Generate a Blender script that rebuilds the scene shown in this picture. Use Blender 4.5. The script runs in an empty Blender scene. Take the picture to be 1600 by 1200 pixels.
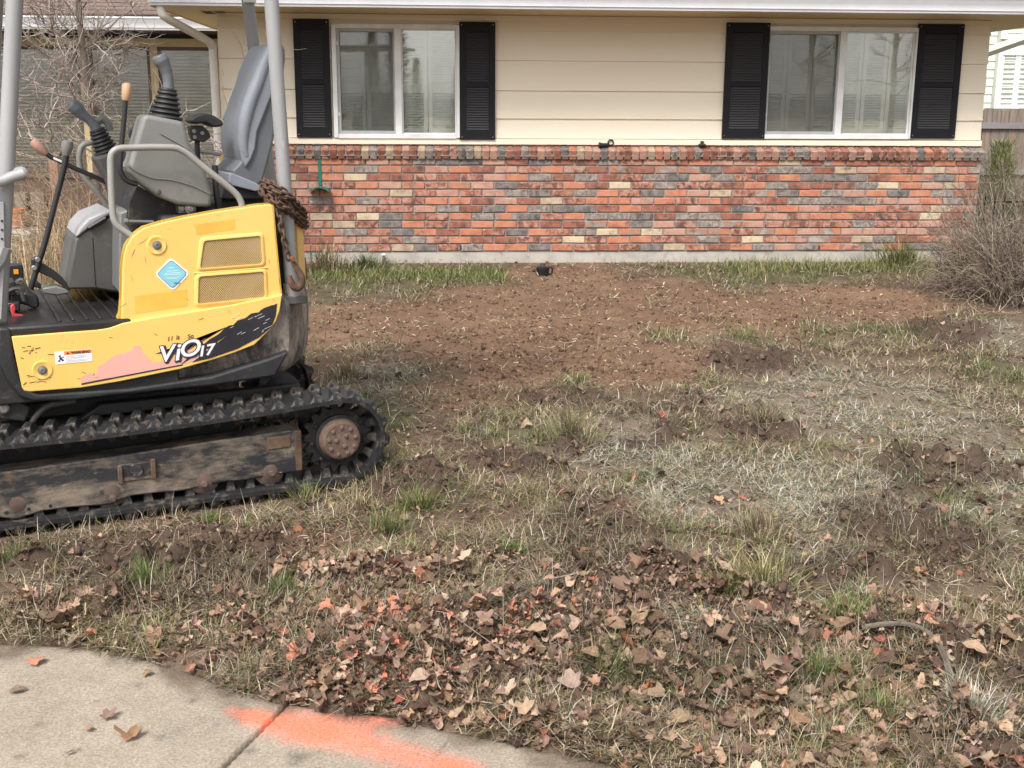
import bpy, bmesh, math, random
import numpy as np
from math import sin, cos, tan, pi, radians, sqrt, atan2
from mathutils import Vector, Matrix

# ------------------------------------------------------------------ camera, sky, sun, exposure
SC = bpy.context.scene
COL = SC.collection
FPX, PITCH, ROLL, EYE = 1812.0, radians(13.3), radians(0.3), 1.5
_r0, _u0 = np.array([1, 0, 0.]), np.array([0, sin(PITCH), cos(PITCH)])
FWD = np.array([0, cos(PITCH), -sin(PITCH)])
RGT = _r0 * cos(ROLL) + _u0 * sin(ROLL)
UPV = _u0 * cos(ROLL) - _r0 * sin(ROLL)
cd = bpy.data.cameras.new('camera'); cam = bpy.data.objects.new('camera', cd); COL.objects.link(cam)
cd.sensor_width = 36; cd.lens = 36 * FPX / 1600; cd.clip_start = .05; cd.clip_end = 600
cam.matrix_world = Matrix(((RGT[0], UPV[0], -FWD[0], 0), (RGT[1], UPV[1], -FWD[1], 0), (RGT[2], UPV[2], -FWD[2], EYE), (0, 0, 0, 1)))
SC.camera = cam
SUN_EL, SUN_AZ = radians(52), radians(205)      # azimuth clockwise from +Y: behind the viewer, a little left
w = bpy.data.worlds.new('World'); SC.world = w; w.use_nodes = True
nt = w.node_tree; bg = nt.nodes['Background']
sky = nt.nodes.new('ShaderNodeTexSky'); sky.sky_type = 'NISHITA'; sky.sun_disc = False
sky.sun_elevation = SUN_EL; sky.sun_rotation = SUN_AZ; sky.air_density = 1.0; sky.dust_density = 4.0; sky.ozone_density = 1.0
hs = nt.nodes.new('ShaderNodeHueSaturation'); hs.inputs['Saturation'].default_value = .10   # overcast: the cloud takes the blue out
nt.links.new(sky.outputs[0], hs.inputs['Color']); nt.links.new(hs.outputs[0], bg.inputs['Color'])
bg.inputs['Strength'].default_value = .105
sl = bpy.data.lights.new('sun', 'SUN'); sl.energy = 1.75; sl.angle = radians(20); sl.color = (1, .95, .89)
so = bpy.data.objects.new('sun', sl); COL.objects.link(so)
sd = Vector((sin(SUN_AZ) * cos(SUN_EL), cos(SUN_AZ) * cos(SUN_EL), sin(SUN_EL)))
so.rotation_euler = sd.to_track_quat('Z', 'Y').to_euler(); so.location = (0, 0, 20)
SC.view_settings.view_transform = 'Standard'; SC.view_settings.look = 'None'
SC.view_settings.exposure = 1.15; SC.view_settings.gamma = 1; SC.view_settings.use_curve_mapping = False

# ------------------------------------------------------------------ measuring helpers
CAMP = np.array([0, 0, EYE])
def ray(px, py):
    d = FWD * FPX + RGT * (px - 800) - UPV * (py - 600)
    return d / np.linalg.norm(d)
class Frame:
    """a local frame standing on the ground: x along, y away from the viewer, z up"""
    def __init__(s, O, yaw):
        s.O = np.array(O, float); s.yaw = yaw
        s.x = np.array([cos(yaw), sin(yaw), 0]); s.y = np.array([-sin(yaw), cos(yaw), 0])
    def l(s, X):
        d = np.array(X) - s.O; return (float(d @ s.x), float(d @ s.y), float(d[2]))
    def w(s, p): return s.O + s.x * p[0] + s.y * p[1] + np.array([0, 0, p[2]])
    def Y(s, px, py, y=0.):          # point of the plane y = const under a photo pixel
        d = ray(px, py); O = s.O + s.y * y
        return s.l(CAMP + d * (((O - CAMP) @ s.y) / (d @ s.y)))
    def Z(s, px, py, z=0.):
        d = ray(px, py); return s.l(CAMP + d * ((s.O[2] + z - EYE) / d[2]))
HF = Frame((1.191, 10.816, .13), radians(3.7))      # house front, brick face at y = 0
EF = Frame((-.674, 4.487, 0), radians(25.92))       # excavator, near track face at y = 0, rear at +x
E = EF.Y
rng = np.random.default_rng(7); random.seed(7)

def smooth(a, b, x):
    t = np.clip((x - a) / (b - a), 0, 1); return t * t * (3 - 2 * t)
def _hash(ix, iy, s):
    h = (ix.astype(np.int64) * 374761393 + iy.astype(np.int64) * 668265263 + s * 974634777) & 0x7fffffff
    h = ((h ^ (h >> 13)) * 1274126177) & 0x7fffffff
    return ((h ^ (h >> 16)) & 0xffff) / 65535.
def vnoise(x, y, s=0):
    ix, iy = np.floor(x), np.floor(y); fx, fy = x - ix, y - iy
    fx, fy = fx * fx * (3 - 2 * fx), fy * fy * (3 - 2 * fy)
    a, b, c, d = _hash(ix, iy, s), _hash(ix + 1, iy, s), _hash(ix, iy + 1, s), _hash(ix + 1, iy + 1, s)
    return (a * (1 - fx) + b * fx) * (1 - fy) + (c * (1 - fx) + d * fx) * fy
def fbm(x, y, f, o=4, s=0):
    v, a, t = 0, 1, 0
    for k in range(o):
        v = v + a * vnoise(x * f + 17 * k, y * f - 31 * k, s + k); t += a; a *= .5; f *= 2.03
    return v / t

# ------------------------------------------------------------------ materials
MATS = {}
def newmat(name):
    m = bpy.data.materials.new(name); m.use_nodes = True
    MATS[name] = m
    return m, m.node_tree.nodes, m.node_tree.links, m.node_tree.nodes['Principled BSDF']
def ramp(n, stops):
    cr = n.new('ShaderNodeValToRGB'); e = cr.color_ramp.elements
    while len(e) < len(stops): e.new(.5)
    for k, (p, c) in enumerate(stops):
        e[k].position = p; e[k].color = (*c, 1)
    return cr
def M(name, stops, scale=6., rough=.7, metal=0., bump=.15, bscale=60., stretch=(1, 1, 1), detail=6., distort=0., rand=False, speck=None, wear=None, spec=.5, bdist=.004):
    """procedural surface: noise through a colour ramp, fine relief, optional speckles (colour, scale, threshold) and wear (colour, scale, lo, hi)"""
    m, n, L, b = newmat(name)
    tc = n.new('ShaderNodeTexCoord'); co = tc.outputs['Object']
    if rand:
        oi = n.new('ShaderNodeObjectInfo'); va = n.new('ShaderNodeVectorMath'); va.operation = 'MULTIPLY_ADD'
        L.new(oi.outputs['Random'], va.inputs[0]); va.inputs[1].default_value = (37, 53, 71); L.new(co, va.inputs[2]); co = va.outputs[0]
    mp = n.new('ShaderNodeMapping'); mp.inputs['Scale'].default_value = stretch; L.new(co, mp.inputs[0]); co2 = mp.outputs[0]
    no = n.new('ShaderNodeTexNoise'); no.inputs['Scale'].default_value = scale; no.inputs['Detail'].default_value = detail
    no.inputs['Roughness'].default_value = .65; no.inputs['Distortion'].default_value = distort; L.new(co2, no.inputs['Vector'])
    if isinstance(stops[0], (int, float)): stops = [(.3, tuple(c * .86 for c in stops)), (.7, tuple(min(c * 1.1, 1) for c in stops))]
    cr = ramp(n, stops); L.new(no.outputs[0], cr.inputs[0]); col = cr.outputs[0]
    for k, (c, s, lo, hi) in enumerate((wear or [])):
        n2 = n.new('ShaderNodeTexNoise'); n2.inputs['Scale'].default_value = s; n2.inputs['Detail'].default_value = 9; n2.inputs['Roughness'].default_value = .72
        L.new(co2 if k % 2 == 0 else co, n2.inputs['Vector'])
        mr = n.new('ShaderNodeMapRange'); mr.inputs['From Min'].default_value = lo; mr.inputs['From Max'].default_value = hi; L.new(n2.outputs[0], mr.inputs[0])
        mx = n.new('ShaderNodeMix'); mx.data_type = 'RGBA'; L.new(mr.outputs[0], mx.inputs['Factor']); L.new(col, mx.inputs['A']); mx.inputs['B'].default_value = (*c, 1); col = mx.outputs['Result']
    L.new(col, b.inputs['Base Color'])
    nb = n.new('ShaderNodeTexNoise'); nb.inputs['Scale'].default_value = bscale; nb.inputs['Detail'].default_value = 5; L.new(co, nb.inputs['Vector'])
    if bump:
        bp = n.new('ShaderNodeBump'); bp.inputs['Strength'].default_value = bump; bp.inputs['Distance'].default_value = bdist; L.new(nb.outputs[0], bp.inputs['Height']); L.new(bp.outputs[0], b.inputs['Normal'])
    rr = n.new('ShaderNodeMapRange'); rr.inputs['To Min'].default_value = max(rough - .12, .05); rr.inputs['To Max'].default_value = min(rough + .12, 1); L.new(no.outputs[0], rr.inputs[0]); L.new(rr.outputs[0], b.inputs['Roughness'])
    b.inputs['Metallic'].default_value = metal; b.inputs['Specular IOR Level'].default_value = spec
    return m
def Mattr(name, rough=.85, fine=160., amt=.35, trans=0., spec=.3, bump=.3):
    """colour from the 'Col' attribute that the thing's own builder gives each vertex, with fine grain"""
    m, n, L, b = newmat(name)
    at = n.new('ShaderNodeAttribute'); at.attribute_name = 'Col'
    tc = n.new('ShaderNodeTexCoord')
    no = n.new('ShaderNodeTexNoise'); no.inputs['Scale'].default_value = fine; no.inputs['Detail'].default_value = 6; no.inputs['Roughness'].default_value = .7; L.new(tc.outputs['Object'], no.inputs['Vector'])
    mr = n.new('ShaderNodeMapRange'); mr.inputs['From Min'].default_value = .25; mr.inputs['From Max'].default_value = .75; mr.inputs['To Min'].default_value = 1 - amt; mr.inputs['To Max'].default_value = 1 + amt; L.new(no.outputs[0], mr.inputs[0])
    vm = n.new('ShaderNodeVectorMath'); vm.operation = 'SCALE'; L.new(at.outputs['Color'], vm.inputs[0]); L.new(mr.outputs[0], vm.inputs['Scale']); L.new(vm.outputs[0], b.inputs['Base Color'])
    if bump:
        bp = n.new('ShaderNodeBump'); bp.inputs['Strength'].default_value = bump; bp.inputs['Distance'].default_value = .006; L.new(no.outputs[0], bp.inputs['Height']); L.new(bp.outputs[0], b.inputs['Normal'])
    b.inputs['Roughness'].default_value = rough; b.inputs['Specular IOR Level'].default_value = spec
    if trans:
        t = n.new('ShaderNodeBsdfTranslucent'); L.new(vm.outputs[0], t.inputs[0]); mx = n.new('ShaderNodeMixShader'); mx.inputs[0].default_value = trans
        L.new(b.outputs[0], mx.inputs[1]); L.new(t.outputs[0], mx.inputs[2]); L.new(mx.outputs[0], n['Material Output'].inputs[0])
    return m
def Mglass(name, refl=.14, tint=(.9, .95, .92)):
    m, n, L, b = newmat(name); n.remove(b)
    g = n.new('ShaderNodeBsdfGlossy'); g.inputs['Roughness'].default_value = .015; g.inputs['Color'].default_value = (1, 1, 1, 1)
    t = n.new('ShaderNodeBsdfTransparent'); t.inputs[0].default_value = (*tint, 1)
    lw = n.new('ShaderNodeLayerWeight'); lw.inputs[0].default_value = .35
    mr = n.new('ShaderNodeMapRange'); mr.inputs['To Min'].default_value = refl; mr.inputs['To Max'].default_value = .9; L.new(lw.outputs['Fresnel'], mr.inputs[0])
    tc = n.new('ShaderNodeTexCoord'); no = n.new('ShaderNodeTexNoise'); no.inputs['Scale'].default_value = 3.; L.new(tc.outputs['Object'], no.inputs['Vector'])
    bp = n.new('ShaderNodeBump'); bp.inputs['Strength'].default_value = .03; bp.inputs['Distance'].default_value = .01; L.new(no.outputs[0], bp.inputs['Height']); L.new(bp.outputs[0], g.inputs['Normal'])
    mx = n.new('ShaderNodeMixShader'); L.new(mr.outputs[0], mx.inputs[0]); L.new(t.outputs[0], mx.inputs[1]); L.new(g.outputs[0], mx.inputs[2]); L.new(mx.outputs[0], n['Material Output'].inputs[0])
    return m
def Mscreen(name, dens=.55, col=(.05, .05, .05)):
    m, n, L, b = newmat(name)
    b.inputs['Base Color'].default_value = (*col, 1); b.inputs['Roughness'].default_value = .6
    t = n.new('ShaderNodeBsdfTransparent'); mx = n.new('ShaderNodeMixShader'); mx.inputs[0].default_value = dens
    L.new(t.outputs[0], mx.inputs[1]); L.new(b.outputs[0], mx.inputs[2]); L.new(mx.outputs[0], n['Material Output'].inputs[0])
    return m

# ------------------------------------------------------------------ mesh builder
class MB:
    def __init__(s): s.v, s.f, s.m = [], [], []
    def add(s, vs, fs, mi=0):
        o = len(s.v); s.v += [tuple(v) for v in vs]; s.f += [tuple(i + o for i in f) for f in fs]; s.m += [mi] * len(fs); return s
    def box(s, x0, x1, y0, y1, z0, z1, mi=0, mat=None):
        vs = [(x, y, z) for x in (x0, x1) for y in (y0, y1) for z in (z0, z1)]
        if mat is not None: vs = [mat @ Vector(v) for v in vs]
        return s.add(vs, [(0, 1, 3, 2), (4, 6, 7, 5), (0, 4, 5, 1), (2, 3, 7, 6), (0, 2, 6, 4), (1, 5, 7, 3)], mi)
    def prism(s, poly, y0, y1, mi=0):
        """polygon in x-z given as points (x, z) or (x, y, z), from y0 (near) to y1"""
        p = [(a[0], a[-1]) for a in poly]
        if sum(p[i - 1][0] * p[i][1] - p[i][0] * p[i - 1][1] for i in range(len(p))) < 0: p = p[::-1]
        n = len(p)
        return s.add([(x, y0, z) for x, z in p] + [(x, y1, z) for x, z in p],
                     [tuple(range(n)), tuple(range(2 * n - 1, n - 1, -1))] + [(i, n + i, n + (i + 1) % n, (i + 1) % n) for i in range(n)], mi)
    def tube(s, pts, r, n=8, closed=False, mi=0):
        P = [Vector(p) for p in pts]; k = len(P); rs = r if isinstance(r, (list, tuple)) else [r] * k
        vs, fs = [], []; up = None
        for i, p in enumerate(P):
            t = (P[(i + 1) % k] - P[i - 1]) if closed else (P[min(i + 1, k - 1)] - P[max(i - 1, 0)])
            t.normalize()
            if up is None: up = Vector((0, 0, 1)) if abs(t.z) < .9 else Vector((0, 1, 0))
            a = t.cross(up); a = a.normalized() if a.length > 1e-6 else Vector((1, 0, 0)); up = a.cross(t).normalized()
            vs += [p + (a * cos(2 * pi * j / n) + up * sin(2 * pi * j / n)) * rs[i] for j in range(n)]
        for i in range(k if closed else k - 1):
            q = (i + 1) % k
            fs += [(i * n + j, i * n + (j + 1) % n, q * n + (j + 1) % n, q * n + j) for j in range(n)]
        if not closed: fs += [tuple(range(n - 1, -1, -1)), tuple(range((k - 1) * n, k * n))]
        return s.add(vs, fs, mi)
    def lathe(s, prof, O, ax, n=20, mi=0):
        """profile of (radius, height along the axis)"""
        ax = Vector(ax).normalized(); a = ax.orthogonal().normalized(); b = ax.cross(a); O = Vector(O); vs, fs = [], []
        for r, t in prof: vs += [O + ax * t + (a * cos(2 * pi * j / n) + b * sin(2 * pi * j / n)) * max(r, 1e-4) for j in range(n)]
        for i in range(len(prof) - 1): fs += [(i * n + j, i * n + (j + 1) % n, (i + 1) * n + (j + 1) % n, (i + 1) * n + j) for j in range(n)]
        fs += [tuple(range(n - 1, -1, -1)), tuple(range((len(prof) - 1) * n, len(prof) * n))]
        return s.add(vs, fs, mi)
    def data(s, name, mats, ang=35):
        me = bpy.data.meshes.new(name); me.from_pydata(s.v, [], s.f)
        for m in (mats if isinstance(mats, (list, tuple)) else [mats]): me.materials.append(m)
        me.polygons.foreach_set('material_index', s.m); me.polygons.foreach_set('use_smooth', [True] * len(s.f)); me.update()
        me.set_sharp_from_angle(angle=radians(ang))
        return me
    def build(s, name, mats, parent=None, bevel=0, seg=2, ang=35):
        o = link(name, s.data(name, mats, ang), parent)
        if bevel:
            b = o.modifiers.new('bevel', 'BEVEL'); b.width = bevel; b.segments = seg; b.limit_method = 'ANGLE'; b.angle_limit = radians(28)
            b.use_clamp_overlap = True; b.harden_normals = False
        return o
def link(name, data, parent=None, mw=None):
    o = bpy.data.objects.new(name, data); COL.objects.link(o)
    if parent is not None: o.parent = parent
    if mw is not None: o.matrix_basis = mw
    return o
def tag(o, label=None, cat=None, group=None, kind=None):
    for k, v in (('label', label), ('category', cat), ('group', group), ('kind', kind)):
        if v: o[k] = v
    return o
def empty(name, loc, rz=0, **k):
    o = bpy.data.objects.new(name, None); COL.objects.link(o); o.location = loc; o.rotation_euler = (0, 0, rz); o.empty_display_size = .1
    return tag(o, **k)
def np_mesh(name, V, T, mats, C=None, MI=None, parent=None, smooth_=False):
    """fast mesh of triangles (or quads) from arrays"""
    me = bpy.data.meshes.new(name); k = T.shape[1]
    me.vertices.add(len(V)); me.vertices.foreach_set('co', np.ascontiguousarray(V, np.float32).ravel())
    me.loops.add(T.size); me.loops.foreach_set('vertex_index', np.ascontiguousarray(T, np.int32).ravel())
    me.polygons.add(len(T)); me.polygons.foreach_set('loop_start', np.arange(0, T.size, k, dtype=np.int32))
    if MI is not None: me.polygons.foreach_set('material_index', MI.astype(np.int32))
    if smooth_: me.polygons.foreach_set('use_smooth', np.ones(len(T), bool))
    for m in (mats if isinstance(mats, (list, tuple)) else [mats]): me.materials.append(m)
    me.update(calc_edges=True)
    if C is not None:
        a = me.color_attributes.new('Col', 'FLOAT_COLOR', 'POINT')
        c4 = np.ones((len(V), 4), np.float32); c4[:, :3] = C; a.data.foreach_set('color', c4.ravel())
    return link(name, me, parent)
def spline(pts, n=6):
    """smooth curve through points (Catmull-Rom)"""
    P = [np.array(p, float) for p in pts]; P = [2 * P[0] - P[1]] + P + [2 * P[-1] - P[-2]]; out = []
    for i in range(1, len(P) - 2):
        for k in range(n):
            t = k / n; a, b, c, d = P[i - 1:i + 3]
            out.append(tuple(.5 * ((2 * b) + (c - a) * t + (2 * a - 5 * b + 4 * c - d) * t * t + (3 * b - a - 3 * c + d) * t ** 3)))
    out.append(tuple(P[-2])); return out

# ------------------------------------------------------------------ the ground: soil sheet, lawn soil, driveway
def base_z(x, y): return .02 + .095 * smooth(4.5, 10.3, y)
def gpt(px, py):
    z = .05
    for _ in range(4):
        d = ray(px, py); X = CAMP + d * ((z - EYE) / d[2]); z = float(base_z(X[0], X[1]))
    return X
def blob(px, py, hw, hh):
    c = gpt(px, py); dep = (c - CAMP) @ FWD
    return (c[0], c[1], hw / FPX * dep, abs(gpt(px, py - hh)[1] - gpt(px, py + hh)[1]) / 2)
SLAB_EDGE = [gpt(*p)[:2] for p in [(-60, 985), (0, 992), (150, 1000), (250, 1022), (350, 1055), (430, 1082), (520, 1098), (600, 1104), (680, 1122), (760, 1138), (830, 1151), (910, 1168), (1050, 1203)]]
SLAB = np.array([(-3.2, 3.15)] + [tuple(p) for p in SLAB_EDGE] + [(.45, 2.25), (1.1, .6), (1.1, -2.5), (-3.2, -2.5)])
def sdist(x, y, poly):
    """signed distance to a polygon, positive inside"""
    d = np.full(x.shape, 1e9); ins = np.zeros(x.shape, bool); n = len(poly)
    for i in range(n):
        (ax, ay), (bx, by) = poly[i], poly[(i + 1) % n]
        ex, ey = bx - ax, by - ay; t = np.clip(((x - ax) * ex + (y - ay) * ey) / (ex * ex + ey * ey), 0, 1)
        d = np.minimum(d, np.hypot(x - ax - t * ex, y - ay - t * ey))
        c = ((ay > y) != (by > y)) & (x < (bx - ax) * (y - ay) / ((by - ay) if by != ay else 1e-9) + ax); ins ^= c
    return np.where(ins, d, -d)
ZN = dict(
    dirt=[blob(*b) for b in [(960, 480, 330, 48), (1330, 472, 190, 28), (620, 505, 170, 40), (880, 540, 260, 50), (980, 590, 90, 30), (880, 425, 90, 25), (400, 850, 160, 22), (760, 610, 140, 30)]],
    green=[blob(*b) for b in [(620, 432, 190, 26), (1200, 424, 150, 18), (1420, 410, 90, 22), (520, 480, 40, 60), (1575, 850, 80, 170), (1180, 520, 260, 18), (560, 650, 60, 40), (1060, 1090, 120, 22), (1300, 1080, 120, 40), (900, 605, 50, 18), (1050, 830, 60, 25), (1030, 760, 90, 25), (1560, 590, 80, 30), (40, 885, 60, 30), (850, 690, 80, 22), (600, 640, 60, 60)]],
    pale=[blob(*b) for b in [(1330, 640, 230, 60), (1500, 720, 160, 120), (1200, 760, 260, 60), (1130, 1000, 80, 40), (980, 700, 160, 50), (1560, 520, 80, 30), (590, 600, 70, 60), (1250, 900, 120, 40)]],
    dark=[blob(*b) for b in [(930, 850, 110, 60), (1420, 830, 110, 60), (1560, 1040, 110, 45), (150, 870, 230, 38), (300, 930, 160, 40), (1010, 920, 160, 50), (1180, 570, 90, 25), (1490, 520, 60, 20), (1440, 1010, 80, 35), (640, 770, 90, 30), (1080, 1080, 200, 60), (700, 1050, 240, 60), (880, 1000, 160, 60)]],
    leaf=[blob(*b) for b in [(700, 1060, 260, 70), (900, 1120, 300, 70), (1200, 1160, 280, 70), (430, 990, 260, 60), (1060, 960, 220, 60), (640, 950, 260, 90), (1350, 1010, 200, 70), (130, 965, 150, 22), (1500, 1120, 140, 60)]],
)
def zone(k, x, y, edge=.45):
    W = np.zeros(x.shape)
    for cx, cy, rx, ry in ZN[k]:
        q = ((x - cx) / rx) ** 2 + ((y - cy) / ry) ** 2
        W = np.maximum(W, np.exp(-q ** 1.3 * .7))
    if k == 'dark': W = np.maximum(W, .95 * smooth(.54, .66, fbm(x, y, 1.7, 4, 101)) * smooth(6.6, 4.8, y)); edge = .8
    return smooth(.25, .75, W + edge * (fbm(x, y, 2.2, 4, {'dirt': 3, 'green': 12, 'pale': 23, 'dark': 34, 'leaf': 45}[k]) - .5) * 1.6)
def lumps(x, y):
    d, k, l = zone('dirt', x, y), zone('dark', x, y), zone('leaf', x, y)
    und = (fbm(x, y, .9, 3, 5) - .5) * .05
    cl = np.abs(fbm(x, y, 9, 4, 11) - .5) * 2
    fine = (fbm(x, y, 34, 3, 21) - .5)
    tr = np.minimum(1.15, 1.0 * k + .5 - .2 * d)
    return und + (cl - .22) * (.055 + .075 * k) * tr + fine * (.020 + .020 * k + .012 * d) + k * .026
def track_near(x, y):
    """1 where the near track has pressed the soil down, fading out in front of it"""
    dx, dy = x - EF.O[0], y - EF.O[1]; lx, ly = dx * EF.x[0] + dy * EF.x[1], dx * EF.y[0] + dy * EF.y[1]
    return smooth(-.42, -.06, ly) * smooth(1.6, 1.35, ly) * smooth(.22, -.1, lx) * smooth(-2.6, -2.2, lx)
def gz(x, y):
    """height of the lawn soil"""
    x, y = np.asarray(x, float), np.asarray(y, float)
    nearwall = smooth(9.6, 10.6, y)
    tn = track_near(x, y)
    return base_z(x, y) - .032 * tn + lumps(x, y) * (1 - .85 * nearwall) * (1 - .75 * tn)
def gzs(x, y):
    s = sdist(x, y, SLAB); return np.where(s > -.03, np.maximum(.004, gz(x, y) * smooth(.0, -.06, s)), gz(x, y))
def soil_col(x, y):
    n1, n2 = fbm(x, y, 3, 4, 31), fbm(x, y, 14, 4, 41)
    c = np.empty(x.shape + (3,)); c[:] = (.092, .060, .041)
    def mix(col, wt):
        nonlocal c
        c = c * (1 - wt[..., None]) + np.array(col) * wt[..., None]
    mix((.125, .092, .064), .8 * smooth(.45, .65, n1)); mix((.19, .165, .125), .5 * zone('pale', x, y)); mix((.085, .085, .042), .5 * zone('green', x, y))
    dd = zone('dirt', x, y); mix((.150, .087, .054), .92 * dd); mix((.190, .116, .074), .6 * dd * smooth(.5, .7, n1)); mix((.062, .040, .029), .85 * zone('dark', x, y))
    return c * (.75 + .5 * n2)[..., None]
m_soil = Mattr('soil', .95, 120., .45, bump=.7)
gx = np.linspace(-6.2, 6.8, 660); gy = np.concatenate([np.geomspace(1.95, 11.4, 440)])
X, Y = np.meshgrid(gx, gy); Zg = gz(X, Y)
sd_ = sdist(X, Y, SLAB) + (fbm(X, Y, 14, 4, 55) - .5) * .06; Zg = np.where(sd_ > -.06, Zg + (np.maximum(.006, Zg * .3) - Zg) * smooth(-.06, .0, sd_), Zg); Zg = np.where(sd_ > .012, -.07, Zg)
r_, c_ = X.shape; idx = np.arange(r_ * c_).reshape(r_, c_)
quads = np.stack([idx[:-1, :-1], idx[:-1, 1:], idx[1:, 1:], idx[1:, :-1]], -1).reshape(-1, 4)
lawn = np_mesh('lawn', np.stack([X, Y, Zg], -1).reshape(-1, 3), quads, m_soil, soil_col(X, Y).reshape(-1, 3), smooth_=True)
tag(lawn, 'torn up lawn soil between the driveway and the brick house', kind='structure')
for sx0, sx1 in ((-24, -6.25), (6.85, 26)):
    XX, YY = np.meshgrid(np.arange(sx0, sx1, .12), np.arange(.2, 11.4, .12)); kk = np.arange(XX.size).reshape(XX.shape)
    tag(np_mesh('side_lawn', np.stack([XX, YY, gz(XX, YY)], -1).reshape(-1, 3), np.stack([kk[:-1, :-1], kk[:-1, 1:], kk[1:, 1:], kk[1:, :-1]], -1).reshape(-1, 4), m_soil, soil_col(XX, YY).reshape(-1, 3), smooth_=True), kind='structure')
m_earth = M('earth', [(.3, (.11, .09, .06)), (.7, (.19, .17, .10))], 2., .95, bump=.5, bscale=20)
MB().add([(-200, -200, -.09), (200, -200, -.09), (200, 200, -.09), (-200, 200, -.09)], [(0, 1, 2, 3)]).build('ground', m_earth)['kind'] = 'structure'
MB().add([(-14, 11.2, .1), (20, 11.2, .1), (20, 40, .1), (-14, 40, .1)], [(0, 1, 2, 3)]).build('back_garden_ground', m_earth)['kind'] = 'structure'

# driveway: two concrete slabs with a joint; orange marking paint lies on them
m_conc = Mattr('concrete', .9, 130., .50, bump=.8)
JA, JB = gpt(418, 1116)[:2], gpt(330, 1203)[:2]
jd = (JB - JA) / np.linalg.norm(JB - JA); JA2 = JA - jd * .6; JB2 = JB + jd * 4
drive = empty('driveway', (0, 0, 0), kind='structure')
def paint(x, y):
    W = np.zeros(x.shape)
    strokes = [[(362, 1100), (405, 1108)], [(400, 1110), (440, 1118)], [(440, 1118), (490, 1132), (560, 1150), (640, 1172), (690, 1186), (722, 1196)], [(520, 1088), (495, 1105), (478, 1122)], [(520, 1130), (570, 1120), (622, 1102)], [(478, 1128), (500, 1132)], [(705, 1188), (722, 1194)]]
    wid = [.024, .036, .052, .070, .052, .042, .036]; st = [.4, .75, .52, .36, .42, .8, .9]
    for s, wd, a in zip(strokes, wid, st):
        P = [gpt(*p)[:2] for p in s]; d = np.full(x.shape, 9.)
        for A, B in zip(P[:-1], P[1:]):
            e = B - A; t = np.clip(((x - A[0]) * e[0] + (y - A[1]) * e[1]) / (e @ e), 0, 1); d = np.minimum(d, np.hypot(x - A[0] - t * e[0], y - A[1] - t * e[1]))
        W = 1 - (1 - W) * (1 - a * np.exp(-(d / wd) ** 2))
    nz = fbm(x, y, 75, 2, 3) + .5 * (fbm(x, y, 9, 3, 5) - .5); return np.clip(.66 * W + .36 * smooth(nz - .36, nz + .32, W * 1.15), 0, .95) * smooth(.02, .12, W)
def side_of_joint(x, y): return (x - JA[0]) * jd[1] - (y - JA[1]) * jd[0]
sx = np.arange(-2.6, 1.12, .0078); sy = np.concatenate([np.arange(-2.4, 2.2, .08), np.arange(2.2, 3.2, .0078)])
SX, SY = np.meshgrid(sx, sy); sd0 = sdist(SX, SY, SLAB) + (fbm(SX, SY, 25, 3, 9) - .5) * .012
jw = side_of_joint(SX, SY) + (fbm(SX, SY, 30, 3, 77) - .5) * .006
for sgn in (1, -1):
    e = np.minimum(sd0, sgn * jw - .0025)
    z = -.12 + .12 * smooth(-.009, .003, e) + .002 * (fbm(SX, SY, 6, 3, 8) - .5) - .004 * smooth(.03, 0, e)
    c = np.empty(SX.shape + (3,)); c[:] = (.325, .278, .222)
    c *= (.72 + .30 * fbm(SX, SY, 5, 4, 14) + .22 * fbm(SX, SY, 22, 4, 16) + .30 * (fbm(SX, SY, 110, 2, 15) - .5))[..., None]
    for bx, by, br in [(425, 1190, .10), (380, 1100, .05)]:
        q = gpt(bx, by); st = np.exp(-((SX - q[0]) ** 2 + (SY - q[1]) ** 2) / br ** 2) * smooth(.4, .6, fbm(SX, SY, 14, 4, 18)); c = c * (1 - .4 * st[..., None])
    for bx, by, br in [(60, 1120, .012), (150, 1085, .009), (250, 1140, .014), (300, 1085, .010), (120, 1160, .010), (390, 1160, .016), (640, 1196, .02), (30, 1170, .016), (340, 1120, .008), (215, 1060, .012), (470, 1170, .018)]:
        q = gpt(bx, by); st = np.exp(-(((SX - q[0]) ** 2 + (SY - q[1]) ** 2) / br ** 2) * (.5 + 1.2 * fbm(SX, SY, 60, 2, 4))); c = c * (1 - .42 * st[..., None])
    hc = np.abs((SX - gpt(690, 1165)[0]) - .25 * (SY - gpt(690, 1165)[1]) - .03 * (fbm(SX, SY, 16, 4, 66) - .5)); c = c * (1 - .35 * (smooth(.006, .001, hc) * smooth(.12, .05, np.abs(SY - gpt(690, 1165)[1])))[..., None])
    dirt = smooth(.15, 0, sd0 + .26 * (fbm(SX, SY, 12, 5, 19) - .42)); c = c * (1 - .82 * dirt[..., None]) + np.array((.12, .085, .06)) * .82 * dirt[..., None]
    crack = smooth(.012, .003, np.abs(jw)) * .45; c = c * (1 - crack[..., None]) + np.array((.10, .075, .05)) * crack[..., None]
    pw = paint(SX, SY)[..., None]; c = c * (1 - pw) + np.array((.80, .20, .115)) * pw
    keep = e > -.02
    kq = np.arange(SX.size).reshape(SX.shape); q4 = np.stack([kq[:-1, :-1], kq[:-1, 1:], kq[1:, 1:], kq[1:, :-1]], -1).reshape(-1, 4)
    q4 = q4[keep.ravel()[q4].all(1)]; used, inv = np.unique(q4, return_inverse=True)
    np_mesh('concrete_slab', np.stack([SX, SY, z], -1).reshape(-1, 3)[used], inv.reshape(q4.shape), m_conc, c.reshape(-1, 3)[used], parent=drive, smooth_=True)

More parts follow.
